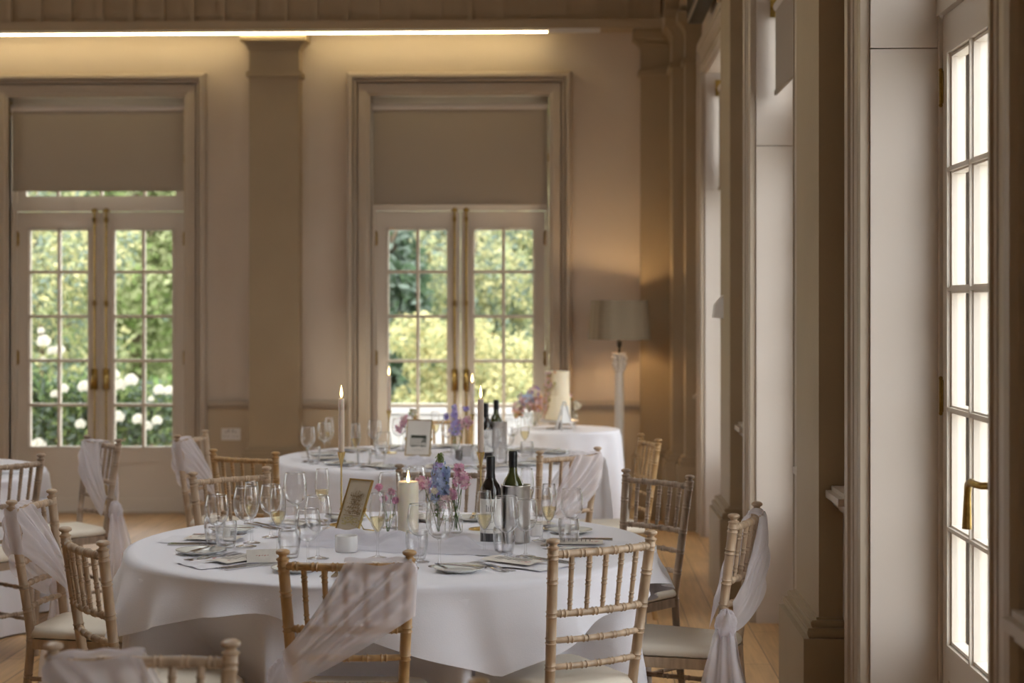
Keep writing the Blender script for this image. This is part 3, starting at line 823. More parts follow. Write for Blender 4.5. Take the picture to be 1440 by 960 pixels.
def topper(c, R, drop, corner, phis, label, thick=.004):
    "square top cloth over the long one; phis = directions of the corners"
    m = MB(); n = 240; vs = []
    def dr(a):
        best = min(abs((a-p+pi) % (2*pi)-pi) for p in phis)
        t = min(1, best/(pi/4)); return drop+corner*(1-t)**1.35
    rad = [.001,.3,.6,.85,.95,.985]
    for q in rad:
        for i in range(n): a = 2*pi*i/n; vs.append((R*q*cos(a), R*q*sin(a), TZ+thick))
    T = [0,.04,.1,.2,.32,.45,.6,.75,.9,1]
    for t in T:
        for i in range(n):
            a = 2*pi*i/n; d = dr(a)*t
            best = min(abs((a-p+pi) % (2*pi)-pi) for p in phis)
            peak = max(0, 1-best/.30)
            k = R*1.012+.007+thick+.035*peak*t+.012*abs(sin(6*a+1))*t+.062*min(1, d/.1)*(.15+.85*sin(9*a+.7+.8*sin(3*a))**2)*t
            if t == 0: k = R*1.004
            vs.append((k*cos(a), k*sin(a), TZ+thick-.001-d if t else TZ+thick-.001))
    rows = len(rad)+len(T)
    fs = [(j*n+i, j*n+(i+1)%n, (j+1)*n+(i+1)%n, (j+1)*n+i) for j in range(rows-1) for i in range(n)]
    m.add(vs, fs); o = m.build('top_cloth', M['cloth'], None, True, label=label, category='tablecloth'); o.location = (c.x, c.y, 0)
for c, R, lab in ((T1,.90,'round banquet table hidden under the front cloth'),(T2,.90,'round banquet table hidden under the middle cloth'),(T0,.90,'round banquet table at the far garden-door side'),(T3,.37,'small round cake table under a white cloth')):
    table(c, R, lab)
cloth(T1, .905, 'floor-length white cloth on the front table set with glasses and candles', 1.0, 'ABCDPHLK', 13, .055)
topper(T1, .905, .085, .19, [radians(-90+25-1.95*0)+k*pi/2 for k in range(4)], 'square white top cloth with hanging corners on the front table')
cloth(T2, .905, 'floor-length white cloth on the middle table behind the front one', 2.3, 'EFGJR', 12, .035)
cloth(T0, .905, 'white tablecloth cut by the edge of the room beyond the side-on chairs', 4.1, 'IM', 12, .035)
cloth(T3, .37, 'white cloth on the small round cake table', 5.2, '', 7, .030, flare=.06)
TOP1 = TZ+.0045; TOP = TZ+.0005

# crumpled muslin runners
def runner(c, l0, l1, d0, d1, ang, hgt, label, z0, seed):
    m = MB()
    def f(s, t):
        e = min(1, 5*s, 5*(1-s), 4*t, 4*(1-t))
        w_ = .05*fnoise(s*3, seed, 0)
        z = z0+.003+e*hgt*max(0, .35+fnoise(s*5+seed, t*3, 1)*1.1+.35*fnoise(s*11, t*9, seed))
        return ld(l0+(l1-l0)*s+.02*fnoise(t*4, s*6, seed), d0+(d1-d0)*t+w_+ang*(s-.5), z)
    m.grid(f, 60, 24); m.build('muslin_runner', M['gauze'], None, True, label=label, category='table runner')
runner(T1, -.76, .0, 5.66, 5.96, -.26, .055, 'crumpled white muslin runner under the pillar candle on the front table', TOP1, 1.0)
runner(T2, -.70, -.20, 8.72, 9.10, .05, .055, 'muslin runner before the framed print on the middle table', TOP, 3.0)

# ------------------------------------------------------------------ glassware prototypes
def stemware(name, H, bowl, foot=.034):
    "bowl: list of (r, z) from stem top to rim"
    r = empty(name)
    f = MB(); z0 = bowl[0][1]
    f.lathe([(.001,.0),(foot,.0),(foot,.0015),(foot*.6,.004),(foot*.2,.008),(.0045,.016),(.0034,.03),(.0032,z0-.02),(.0045,z0-.008),(.008,z0)], 24)
    f.build('stem', M['glass'], r, True)
    b = MB(); b.lathe([(.001, z0-.001)]+bowl, 28)
    rt = bowl[-1][0]; b.lathe([(rt-.0008,H-.0008),(rt,H+.0002),(rt+.0010,H-.0008),(rt,H-.0024),(rt-.0008,H-.0008)], 28)
    b.build('bowl', M['glass'], r, True)
    return r
def fillwith(r, bowl, zl):
    p = [(.001, bowl[0][1]+.001)]
    for (a, za), (b, zb_) in zip(bowl, bowl[1:]):
        if zb_ <= zl: p.append((b-.0015, zb_))
        else: p.append((a+(b-a)*(zl-za)/(zb_-za)-.0015, zl)); break
    p.append((.001, zl))
    m = MB(); m.lathe(p, 24); m.build('wine_fill', M['wine'], r, True)
WB = [(.008,.085),(.020,.090),(.032,.102),(.0385,.118),(.0405,.135),(.0395,.155),(.0365,.175),(.0335,.190)]
BB = [(.008,.088),(.022,.094),(.035,.107),(.042,.125),(.0445,.145),(.0435,.168),(.040,.190),(.0365,.208)]
FB = [(.006,.085),(.012,.092),(.021,.108),(.0262,.128),(.0275,.150),(.0262,.175),(.0235,.198),(.0215,.215)]
wine = stemware('wine_glass', .190, WB); wine['category'] = 'wine glass'
big = stemware('wine_glass', .208, BB, .037); big['category'] = 'wine glass'
fl = stemware('champagne_flute', .215, FB, .031); fillwith(fl, FB, .135); fl['category'] = 'champagne flute'
def tumbler(lemon=False):
    r = empty('water_tumbler', category='tumbler')
    m = MB(); m.lathe([(.001,.0),(.027,.0),(.029,.003),(.034,.025),(.0375,.055),(.0375,.078),(.0355,.093),(.0348,.0935),(.0340,.092),(.0355,.075),(.035,.055),(.031,.025),(.026,.012),(.001,.010)], 28)
    m.build('glass_body', M['glass'], r, True)
    w_ = MB(); w_.lathe([(.001,.0105),(.025,.0125),(.0305,.025),(.0325,.036),(.001,.036)], 24); w_.build('water', M['water'], r, True)
    return r
tum = tumbler()
PR = dict(W=Proto(wine), B=Proto(big), F=Proto(fl), T=Proto(tum))
GL1 = [
 ('W',305,774,'empty wine glass at the end of the front table nearest the garden doors'),
 ('T',318,770,'tumbler touching the last wine glass at the garden-door end of the front table'),
 ('T',302,764,'tumbler half hidden behind the last wine glass at the garden-door end'),
 ('B',346,768,'large wine glass one along from the garden-door end of the front table'),
 ('F',354,763,'champagne flute rising behind the large wine glass near the garden-door end'),
 ('W',381,755,'wine glass partly hidden behind a champagne flute before the bare pale chair'),
 ('F',391,775,'half-full flute standing just behind a clear tumbler on the front table'),
 ('T',407,784,'clear tumbler right behind the top rail of the honey chair'),
 ('T',407,746,'tumbler with a golden glint in the middle of the glass cluster'),
 ('B',415,742,'tall wine glass standing highest in the cluster by the gold frame'),
 ('F',453,738,'half-full flute just beside the gold frame on the front table'),
 ('B',447,785,'large wine glass in front of the flute by the gold frame'),
 ('W',433,799,'wine glass closest to the honey chair in the cluster by the gold frame'),
 ('F',531,784,'half-full flute between the gold frame and the pillar candle'),
 ('W',590,790,'wine glass just in front of the pillar candle'),
 ('B',618,796,'large wine glass in front of the blue delphinium'),
 ('T',586,786,'tumbler standing behind the finial of the honey chair'),
 ('B',548,742,'wine glass behind the flute beside the pillar candle'),
 ('F',681,780,'flute in front of the red wine bottle label'),
 ('B',712,786,'large wine glass in front of the steel wine cooler'),
 ('W',739,782,'wine glass on the window side of the steel wine cooler'),
 ('T',709,780,'tumbler at the foot of the red wine bottle'),
 ('F',741,738,'flute half hidden behind the steel wine cooler'),
 ('W',761,760,'empty wine glass overlapped by the half-full flute near the bare near chair'),
 ('F',772,767,'half-full flute between the wine cooler and the last wine glass'),
 ('W',804,763,'last empty wine glass at the window end of the front table'),
 ('T',800,766,'tumbler holding a white paper behind the bare near chair'),
 ('T',706,742,'tumbler behind the red wine bottle'),
 ('W',585,722,'wine glass on the far edge behind the pillar candle'),
 ('T',597,716,'tumbler on the far edge behind the blue delphinium'),
]
for k, u, v, lab in GL1:
    p = pt(u, v, TOP1); PR[k].place((p.x, p.y, TOP1), random.uniform(0, 6), lab, {'W':'wine glasses on the front table','B':'wine glasses on the front table','F':'flutes on the front table','T':'tumblers on the front table'}[k])
GL2 = [
 ('W',433,650,'wine glass at the garden-door end of the middle table'),
 ('T',441,652,'tumbler beside the end wine glass of the middle table'),
 ('W',456,642,'second wine glass from the garden-door end of the middle table'),
 ('F',463,641,'flute behind the second wine glass of the middle table'),
 ('F',500,652,'flute just beside the near taper candle on the middle table'),
 ('T',512,657,'tumbler at the near edge of the middle table'),
 ('W',540,659,'wine glass at the near edge of the middle table before the framed print'),
 ('T',535,644,'tumbler in the middle of the rear glasses beside the framed print'),
 ('W',527,638,'wine glass behind the tumblers beside the framed print'),
 ('W',561,634,'wine glass beside the pink flowers on the middle table'),
 ('W',693,652,'wine glass in front of the middle table wine bottles'),
 ('W',713,650,'wine glass on the window side of the middle table wine bottles'),
 ('T',704,655,'tumbler below the middle table wine cooler'),
 ('F',738,640,'flute at the window end of the middle table'),
 ('T',741,644,'tumbler at the window end of the middle table'),
 ('W',720,634,'wine glass behind the middle table wine cooler'),
 ('T',672,650,'tumbler behind the taper candle before the violet delphinium'),
 ('W',630,636,'wine glass between the framed print and the violet delphinium'),
 ('F',612,629,'flute on the far side of the framed print'),
]
for k, u, v, lab in GL2:
    p = pt(u, v, TOP); PR[k].place((p.x, p.y, TOP), random.uniform(0, 6), lab, {'W':'wine glasses on the middle table','F':'flutes on the middle table','T':'tumblers on the middle table'}[k])
o = MB(); o.add([(-.012,-.004,0),(.012,.004,0),(.014,.008,.03),(-.008,-.006,.034),(-.012,.0,0.001),(.012,.008,.001),(.014,.011,.03),(-.008,-.002,.034)], [(0,1,2,3),(7,6,5,4),(0,4,5,1),(2,6,7,3),(0,3,7,4),(1,5,6,2)])
q = o.build('folded_note', M['paper'], label='small white folded note inside the tumbler behind the bare near chair', category='note'); p = pt(798,764,TOP1); q.location = (p.x, p.y, TOP1+.037)
q2 = q.copy(); C.objects.link(q2); p = pt(318,770,TOP1); q2.location = (p.x, p.y, TOP1+.037); q2['label'] = 'small white folded note inside the tumbler at the garden-door end'

# ------------------------------------------------------------------ place settings
def strip(m, sec, thick=.0016, z=0, arch=None):
    "flat bar: sec = (y, half width, height)"
    vs = []
    for y, hw_, hz in sec: vs += [(-hw_, y, z+hz), (hw_, y, z+hz), (hw_, y, z+hz+thick), (-hw_, y, z+hz+thick)]
    fs = [(j*4+i, j*4+(i+1)%4, (j+1)*4+(i+1)%4, (j+1)*4+i) for j in range(len(sec)-1) for i in range(4)]
    fs += [(3,2,1,0), tuple((len(sec)-1)*4+i for i in range(4))]
    m.add(vs, fs)
def fork(L=.20):
    r = empty('fork', category='fork'); m = MB()
    strip(m, [(-L/2,.0095,0),(-L/2+.02,.011,0),(-L/2+.06,.0065,.001),(-.02,.0035,.004),(.02,.0035,.007)], .0024); m.build('handle', M['silver'], r)
    m = MB(); strip(m, [(.02,.0035,.007),(.030,.009,.006),(.040,.0125,.004),(.052,.0130,.003)], .002)
    for k in range(4):
        x = -.0110+k*.00733
        m.add([(x-.0018,.052,.003),(x+.0018,.052,.003),(x+.0018,.052,.005),(x-.0018,.052,.005),(x-.0010,L/2,.007),(x+.0010,L/2,.007),(x+.0010,L/2,.0085),(x-.0010,L/2,.0085)],
              [(0,1,2,3),(7,6,5,4),(0,4,5,1),(1,5,6,2),(2,6,7,3),(3,7,4,0)])
    m.build('tines', M['silver'], r); return r
def knife(L=.225):
    r = empty('knife', category='knife'); m = MB()
    strip(m, [(-L/2,.008,0),(-L/2+.02,.0095,0),(-.01,.0065,0),(.0,.005,0)], .005); m.build('handle', M['silver'], r)
    m = MB(); pl = [(-.006,0),(.006,0),(.0095,.03),(.0098,.075),(.006,.100),(-.001,L/2),(-.007,.09),(-.007,.03)]
    m.prism(pl, .001, .0026); m.build('blade', M['silver'], r); return r
fp, kp = Proto(fork()), Proto(knife())
bk = Proto(knife(.17))
def side_plate():
    m = MB(); m.lathe([(.001,.004),(.045,.004),(.052,.003),(.055,.006),(.080,.013),(.083,.0145),(.082,.0125),(.060,.004),(.054,.0),(.045,.0),(.001,.0)], 40)
    o = m.build('side_plate', M['china'], None, True, category='plate'); return o
plp = Proto(side_plate())
def menu_thing():
    r = empty('menu_card', category='menu card')
    m = MB()
    def f(s, t): return ((s-.5)*.105, (t-.5)*.20, .006+.004*sin(pi*s)+.012*max(0, t-.75)**1.3)
    m.grid(f, 8, 10); m.grid(lambda s, t: (f(s,t)[0], f(s,t)[1], f(s,t)[2]-.0012), 8, 10)
    for (cx, cy, rr_) in ((-.036,-.075,.006),(-.028,-.082,.005),(.038,-.078,.005),(-.040,-.062,.004),(.034,.03,.004)):
        m.lathe([(.001,.0125),(rr_,.0125)], 7, (cx, cy, 0), 1)
    m.build('sheet', [M['card'], M['red_ink']], r)
    q = MB()
    for k in range(9):
        L_ = .020+.018*((k*37) % 5)/5; y = .065-k*.015
        q.box(-L_, L_, y-.0014, y+.0014, .0112, .0116)
    q.build('lettering', M['ink'], r)
    return r
mp_ = Proto(menu_thing())
def napkin_thing():
    m = MB()
    def f(s, t, z=0):
        return ((s-.5)*.17+.006*sin(t*7), (t-.5)*.27, .0035+.0015*sin(s*11+t*5)+z)
    m.grid(f, 14, 20); m.grid(lambda s, t: f(s, t, -.0028), 14, 20)
    return m.build('linen_napkin', M['napkin'], None, True, category='napkin')
nap = Proto(napkin_thing())
def setting(c, th, top, where, tb, seed, full=True, R=.66):
    """place setting on the bearing th (deg, in camera-square axes) from the table centre"""
    a = radians(th)
    out = Vector((cos(a), sin(a), 0)); out.rotate(Matrix.Rotation(YAW, 3, 'Z'))
    rg = Vector((-out.y, out.x, 0)); # sitter's right when facing the centre
    inn = -out; rz = atan2(inn.y, inn.x)-pi/2
    rnd = random.Random(seed)
    base = Vector((c.x, c.y, 0))+out*R
    def P(dr_, do, z=0): q = base+rg*dr_-inn*do*-1; return (q.x, q.y, top+z)
    j = lambda s=.06: rnd.uniform(-s, s)
    nap.place(P(.0, -.03), rz+j(.15), 'white linen napkin '+where, 'napkins on the '+tb)
    mp_.place(P(.0, .02, .004), rz+j(.2), 'menu card on the napkin '+where, 'menu cards on the '+tb)
    fp.place(P(-.105, .0), rz+j(), 'inner dinner fork '+where, 'forks on the '+tb)
    fp.place(P(-.135, .0), rz+j(), 'outer fork next to the side plate '+where, 'forks on the '+tb)
    kp.place(P(.105, .0), rz+j(), 'inner dinner knife '+where, 'knives on the '+tb)
    kp.place(P(.135, .0), rz+j(), 'outer knife '+where, 'knives on the '+tb)
    plp.place(P(-.235, .02), 0, 'white side plate '+where, 'side plates on the '+tb)
    bk.place(P(-.225, .02, .0145), rz+j(.3)+.3, 'butter knife laid across the side plate '+where, 'butter knives on the '+tb)
for i, (th, wh) in enumerate(((-92,'before the honey sash-draped chair'),(-48,'before the bare near chair'),(-4,'before the chair beside the window wall'),(42,'before the grey-brown bare chair'),
        (86,'behind the flowers of the front table'),(130,'before the bare pale far chair'),(175,'at the garden-door end of the front table'),(-138,'at the shaded near corner of the front table'))):
    setting(T1, th, TOP1, wh, 'front table', i+1)
for i, (th, wh) in enumerate(((-62,'before the white-sashed chair of the middle table'),(-24,'before the narrow honey chair of the middle table'),(-120,'before the dark-railed chair'),(-168,'before the lilac-sashed chair'),
        (90,'before the far chair of the middle table'),(40,'at the lamp side of the middle table'),(-90,'at the near edge of the middle table'),(140,'at the far garden-door side of the middle table'))):
    setting(T2, th, TOP, wh, 'middle table', i+21)
for i, (th, wh) in enumerate(((-2,'before the chair by the far french doors'),(-38,'before the chair backing the side table'))):
    setting(T0, th, TOP, wh, 'side table', i+41)
def dark_card(u, v, top, rz, label):
    m = MB(); m.box(-.09, .09, -.055, .055, 0, .004); m.box(-.08, .085, -.05, .058, .004, .006)
    o = m.build('dark_folder', M['dark_napkin'], label=label, category='folder'); p = pt(u, v, top); o.location = (p.x, p.y, top+.012); o.rotation_euler = (.0, 0, rz)
# place card standing by the shaded corner
m = MB(); m.add([(-.05,0,.002),(.05,0,.002),(.05,.022,.042),(-.05,.022,.042),(-.05,.044,.002),(.05,.044,.002)], [(0,1,2,3),(3,2,5,4)])
pc = empty('place_card', (*pt(369,792,TOP1)[:2], TOP1+.001), .25, label='folded place card with red lettering beside the white plate of the shaded corner', category='place card')
m.build('card', M['card'], pc)
m = MB()
for k in range(5): m.add([(-.02+k*.009,.0095+.001*(k%2),.0185+.003*(k%2)),(-.015+k*.009,.0105,.020),(-.015+k*.009,.0125,.0250),(-.02+k*.009,.0120,.0240)], [(0,1,2,3)])
m.build('lettering', M['red_ink'], pc)

# ------------------------------------------------------------------ bottles
def bottle(red, label, top, u, v, lift=0, group='wine bottles'):
    r = empty('wine_bottle', label=label, category='wine bottle', group=group)
    p = pt(u, v, top); r.location = (p.x, p.y, top+lift)
    g = M['bottle_black'] if red else M['bottle_green']
    m = MB(); m.lathe([(.001,.012),(.02,.004),(.031,.0),(.0365,.004),(.0372,.012),(.0372,.180),(.036,.193),(.031,.207),(.022,.220),(.0165,.232),(.0148,.248),(.0148,.300)], 32)
    m.build('glass_body', g, r, True)
    m = MB(); z0 = .232 if red else .252
    m.lathe([(.0170 if red else .0150,z0),(.0152,.250),(.0153,.262),(.0158,.266),(.0158,.278),(.0153,.281),(.0158,.284),(.0158,.304),(.0140,.307),(.001,.307)] if red else
            [(.0152,z0),(.0156,.256),(.0156,.270),(.0160,.273),(.0156,.276),(.0156,.288),(.0160,.291),(.0160,.305),(.0140,.308),(.001,.308)], 28)
    m.build('capsule', M['capsule'], r, 'auto')
    m = MB(); m.lathe([(.0376,.040),(.0378,.042),(.0378,.158),(.0376,.160)], 24, a0=-pi*.95, a1=-pi*.05); m.build('paper_label', M['paper'], r, True)
    m = MB()
    def arc(a0, a1, z, h):
        m.lathe([(.03795, z), (.03795, z+h)], 8, a0=a0, a1=a1)
    for k, (a, l) in enumerate(((-.62,.10),(-.56,.04),(-.50,.08),(-.44,.04),(-.38,.09))): arc(pi*a, pi*(a+.02), .118, .012+l*.1)
    arc(-pi*.64, -pi*.36, .117, .0012); arc(-pi*.60, -pi*.40, .083, .001); arc(-pi*.58, -pi*.42, .078, .001); arc(-pi*.62, -pi*.38, .054, .001)
    m.build('label_lettering', M['ink'], r)
    return r
bottle(True, 'dark red wine bottle with white label beside the steel cooler on the front table', TOP1, 690, 764)
bottle(False, 'green screw-capped bottle standing in the steel cooler on the front table', TOP1, 720, 760, .014)
bottle(True, 'dark wine bottle behind the taper candle on the middle table', TOP, 683, 645)
bottle(False, 'gold-green bottle standing in the steel cooler on the middle table', TOP, 698, 643, .014)
def cooler(u, v, top, label):
    p = pt(u, v, top); m = MB()
    m.lathe([(.001,.0),(.048,.0),(.051,.003),(.052,.01),(.052,.198),(.0535,.201),(.0525,.204),(.0485,.203),(.0480,.198),(.047,.012),(.001,.010)], 40)
    o = m.build('wine_cooler', M['steel'], None, True, label=label, category='wine cooler'); o.location = (p.x, p.y, top)
cooler(725, 762, TOP1, 'tall brushed steel wine cooler on the front table'); cooler(700, 644, TOP, 'steel wine cooler on the middle table')
# the bottles stand inside their coolers
for o in list(C.objects):
    if o.get('category') == 'wine bottle' and 'cooler' in o['label'] and 'standing' in o['label']:
        cc = [c for c in C.objects if c.get('category') == 'wine cooler' and (Vector(c.location)-Vector(o.location)).length < .5][0]
        o.location.x = cc.location.x-.009; o.location.y = cc.location.y

# ------------------------------------------------------------------ candles
def flame(r, z, s=1):
    m = MB(); m.lathe([(.0005,z),(.0035*s,z+.006*s),(.0050*s,z+.014*s),(.0036*s,z+.026*s),(.0016*s,z+.036*s),(.0002,z+.044*s)], 10); m.build('flame', M['flame'], r, True)
    m = MB(); m.tube([(0,0,z-.008),(0,0,z+.006)], .0008, 6); m.build('wick', M['ink'], r)
def taper(u, v, top, label, hh=.275, cl=.205, d=None):
    p = pt(u, v, top)
    h = empty('candle_holder', (p.x, p.y, top), label='slim brass holder of the '+label, category='candle holder', group='brass candle holders')
    m = MB(); m.lathe([(.001,0),(.045,0),(.045,.003),(.040,.005),(.006,.008),(.0035,.014),(.0032,hh-.055),(.005,hh-.045),(.0075,hh-.03),(.0145,hh-.002),(.0150,hh+.004),(.0138,hh+.004),(.0110,hh-.012),(.001,hh-.012)], 24)
    m.build('stand', M['gold'], h, 'auto')
    c = empty('taper_candle', (p.x, p.y, top+hh-.0118), label=label, category='candle', group='taper candles')
    m = MB(); m.lathe([(.001,0),(.0100,0),(.0116,.03),(.0116,cl-.01),(.0106,cl-.004),(.0092,cl),(.004,cl-.004),(.001,cl-.004)], 20); m.build('wax', M['taper'], c, True)
    flame(c, cl+.002, 1.1)
taper(480, 738, TOP1, 'lit taper candle beside the gold frame on the front table', .275, .220)
taper(676, 744, TOP1, 'lit beige taper candle just behind the red wine bottle', .285, .215)
taper(547, 637, TOP, 'lit taper candle beside the pink flowers on the middle table', .24, .215)
taper(664, 637, TOP, 'lit taper candle behind the violet delphinium', .22, .195)
p = pt(574, 757, TOP1)
c = empty('pillar_candle', (p.x, p.y, TOP1+.006), label='thick lit ivory pillar candle on the front table', category='candle')
m = MB(); m.lathe([(.001,0),(.036,0),(.0375,.003),(.0375,.192),(.0365,.198),(.034,.2),(.031,.197),(.02,.188),(.001,.186)], 36); m.build('wax', M['wax'], c, True)
flame(c, .188, 1.15)

# ------------------------------------------------------------------ ramekins, votives
def ramekin(u, v, top, r_, h_, label, mt='ramekin'):
    p = pt(u, v, top); m = MB()
    m.lathe([(.001,0),(r_*.92,0),(r_*.97,.003),(r_,.010),(r_,h_-.003),(r_-.001,h_),(r_-.004,h_),(r_-.005,h_-.004),(r_-.007,.008),(.001,.006)], 36)
    o = m.build('ramekin', M[mt], None, 'auto' if 0 else True, label=label, category='bowl'); o.location = (p.x, p.y, top)
ramekin(487, 775, TOP1, .039, .055, 'white porcelain ramekin in front of the gold frame')
ramekin(754, 753, TOP1, .025, .042, 'small cream pot between the wine cooler and the flutes')
ramekin(459, 757, TOP1, .014, .040, 'little clay-coloured pot behind the ramekin', 'taper')
ramekin(659, 641, TOP, .042, .055, 'white ramekin beside the violet delphinium on the middle table')
def votive(u, v, top, label):
    p = pt(u, v, top); m = MB(); m.lathe([(.001,0),(.018,0),(.012,.008),(.013,.018),(.0185,.026),(.0195,.07),(.0185,.074),(.017,.07),(.016,.03),(.001,.028)], 20)
    o = m.build('pewter_cup', M['pewter'], None, True, label=label, category='cup'); o.location = (p.x, p.y, top)
votive(645, 652, TOP, 'small dark pewter cup before the violet delphinium')

# ------------------------------------------------------------------ framed prints
def frame(u, v, top, rz, label, w_, h_, lean, kind):
    p = pt(u, v, top); r = empty('photo_frame', (p.x, p.y, top+.001), rz, label=label, category='picture frame')
    T = Matrix.Rotation(-lean, 4, 'X')
    def tr(m): m.v = [tuple(T @ Vector(q)) for q in m.v]; return m
    b = .005
    m = MB()
    m.box(-w_/2, w_/2, -.004, .004, 0, b); m.box(-w_/2, w_/2, -.004, .004, h_-b, h_); m.box(-w_/2, -w_/2+b, -.004, .004, b, h_-b); m.box(w_/2-b, w_/2, -.004, .004, b, h_-b)
    for s in (-1, 1): m.tube([(s*(w_/2+.003), 0, h_*.42), (s*(w_/2+.003), 0, h_*.50)], .004, 8)
    tr(m).build('surround', M['gold'], r)
    m = MB(); m.box(-w_/2+b, w_/2-b, -.0005, .001, b, h_-b); tr(m).build('print', M['print'] if kind == 1 else M['print_pale'], r)
    m = MB(); rnd = random.Random(kind)
    def q(x0, x1, z0, z1): m.add([(x0,-.0012,z0),(x1,-.0012,z0),(x1,-.0012,z1),(x0,-.0012,z1)], [(0,1,2,3)])
    if kind == 1:   # sepia sketch of a tiered old house with trees
        W = w_*.34
        for k in range(6):
            z = h_*(.34+.07*k); ww = W*(1-.10*k)
            q(-ww, ww, z, z+.0022)
            for j in range(0):
                x = -ww+2*ww*j/(12-k)
                q(x-.0006-rnd.random()*.0006, x+.0006+rnd.random()*.0012, z+.002, z+h_*.052)
        for j in range(240): x = rnd.gauss(0, W*.38); z = h_*rnd.uniform(.36,.72); q(x, x+.003*rnd.random()+.001, z, z+.005*rnd.random()+.001)
        for j in range(60): x = rnd.uniform(-W*.8, W*.9); z = h_*rnd.uniform(.70,.80)-abs(x)*.5; q(x, x+.0012, z, z+.006*rnd.random()+.002)
        for j in range(30): x = rnd.uniform(W*.3, W); z = h_*rnd.uniform(.36,.46); q(x, x+.004*rnd.random()+.001, z, z+.004)
        tr(m).build('sketch', M['sepia'], r)
        m = MB()
        for j in range(90): x = rnd.uniform(-W*1.1, W*1.1); z = h_*rnd.uniform(.20,.34)-abs(x)*.3; q(x, x+.008*rnd.random()+.002, z, z+.003)
        tr(m).build('sketch_ground', M['olive_ink'], r)
    else:           # low columned pavilion
        W = w_*.30
        q(-W, W, h_*.49, h_*.55); q(-W*1.05, W*1.05, h_*.545, h_*.565); q(-W, W, h_*.27, h_*.285)
        for j in range(9): x = -W+2*W*j/8; q(x-.0015, x+.0015, h_*.28, h_*.5)
        for j in range(50): x = rnd.uniform(W*.35, W); z = h_*rnd.uniform(.36,.5); q(x, x+.004, z, z+.004)
        for j in range(14): x = rnd.uniform(-W, W); q(x, x+.006, h_*.25, h_*.268)
        q(-W*.8, W*.8, h_*.17, h_*.175); q(-W*.5, W*.5, h_*.14, h_*.144)
        tr(m).build('sketch', M['greenink'], r)
    e = MB(); y = sin(lean)*h_*.55; z = cos(lean)*h_*.55
    for s in (-1, 1): e.tube([(s*w_*.18, y, z), (s*w_*.30, y+.085, .003)], .0022, 6)
    e.tube([(-w_*.30, y+.085, .003), (w_*.30, y+.085, .003)], .0022, 6)
    e.build('easel_leg', M['gold'], r, True)
frame(486, 752, TOP1, radians(-36), 'gold easel frame with a sepia drawing of an old house, leaning on the front table', .115, .213, radians(24), 1)
frame(587, 641, TOP, radians(-14), 'thin brown-gold frame with a pavilion drawing on the middle table', .150, .205, radians(12), 2)

# ------------------------------------------------------------------ flowers
def floret(m, c, nrm, rad, petals=5, mi=0, cup=.3):
    nrm = Vector(nrm).normalized(); a = nrm.orthogonal().normalized(); b = nrm.cross(a)
    for k in range(petals):
        t = 2*pi*k/petals+random.uniform(-.2,.2); d = a*cos(t)+b*sin(t); e = a*-sin(t)+b*cos(t)
        w_ = rad*.48
        m.add([c, c+d*rad*.5-e*w_+nrm*cup*rad*.3, c+d*rad+nrm*cup*rad, c+d*rad*.5+e*w_+nrm*cup*rad*.3], [(0,1,2,3)], mi)
def spike(name, label, base, h, lean, rad, mats, n=60, z0=.45, top_green=True, group='cut flowers', cat='flower', fr=.011):
    r = empty(name, base, label=label, category=cat, group=group)
    L = lambda t: Vector((lean[0]*t*t, lean[1]*t*t, h*t))
    m = MB(); m.tube([L(t/6) for t in range(7)], .0018, 6); 
    for k in range(6):
        a = k*2.2; q = L(.15+.06*k); m.add([q, q+Vector((cos(a)*.02,sin(a)*.02,.01)), q+Vector((cos(a)*.045,sin(a)*.045,.0)), q+Vector((cos(a+.5)*.02,sin(a+.5)*.02,.006))], [(0,1,2,3)])
    m.build('stem', M['stem'], r, True)
    m = MB()
    for k in range(n):
        t = z0+(1-z0)*k/n; a = k*2.4; q = rad*(1.05-.75*((t-z0)/(1-z0))**1.4)*random.uniform(.35,1.1)
        d = Vector((cos(a), sin(a), random.uniform(-.3,.7))); mi = 0
        if top_green and t > .88: mi = 1
        elif random.random() < .22: mi = 1 if random.random() < .4 else 2
        floret(m, L(t)+Vector((cos(a)*q, sin(a)*q, 0)), d, fr*random.uniform(.7,1.2)*(1 if mi != 1 else .6), 5, mi)
    m.build('blossom', [M[x] for x in mats], r)
    return r
def bloom(name, label, base, top, rad, mats, n=36, group='cut flowers', eye=False, fr=.013, cat='flower'):
    base = Vector(base); top = Vector(top)-base
    r = empty(name, base, label=label, category=cat, group=group)
    m = MB(); m.tube([(0,0,0), top*.5+Vector((.004,.003,0)), top], .0013, 6); m.build('stem', M['stem'], r, True)
    m = MB()
    for k in range(n):
        d = Vector((random.gauss(0,1), random.gauss(0,1), random.gauss(.2,1))).normalized()
        floret(m, top+d*rad*random.uniform(.4,1.15), d+Vector((random.uniform(-.4,.4),random.uniform(-.4,.4),random.uniform(-.4,.4))), .85*fr*random.uniform(.7,1.2), 6 if eye else 5, random.randrange(len(mats)), .4)
    if eye: m.ball(top+Vector((0,-rad*.8,0)), .004, 6, 0)
    m.build('petals', [M[x] for x in mats], r)
def bud_vase(u, v, top, label, rb=.028, h=.11, rn=.014, water=True, name='bud_vase'):
    p = pt(u, v, top); r = empty(name, (p.x, p.y, top), label=label, category='vase', group='glass bud vases')
    m = MB(); m.lathe([(.001,0),(rb*.8,0),(rb,.006),(rb,h*.45),(rb*.8,h*.62),(rn,h*.75),(rn,h*.93),(rn*1.25,h),(rn*1.15,h),(rn*.85,h*.93)], 24); m.build('glass_body', M['glass'], r, True)
    m = MB(); m.lathe([(.001,.004),(rb*.75,.004),(rb*.93,.01),(rb*.93,h*.40),(.001,h*.40)], 20); m.build('water', M['water'], r, True)
    return Vector((p.x, p.y, top))
v1 = bud_vase(616, 752, TOP1, 'glass bud vase holding the blue delphinium')
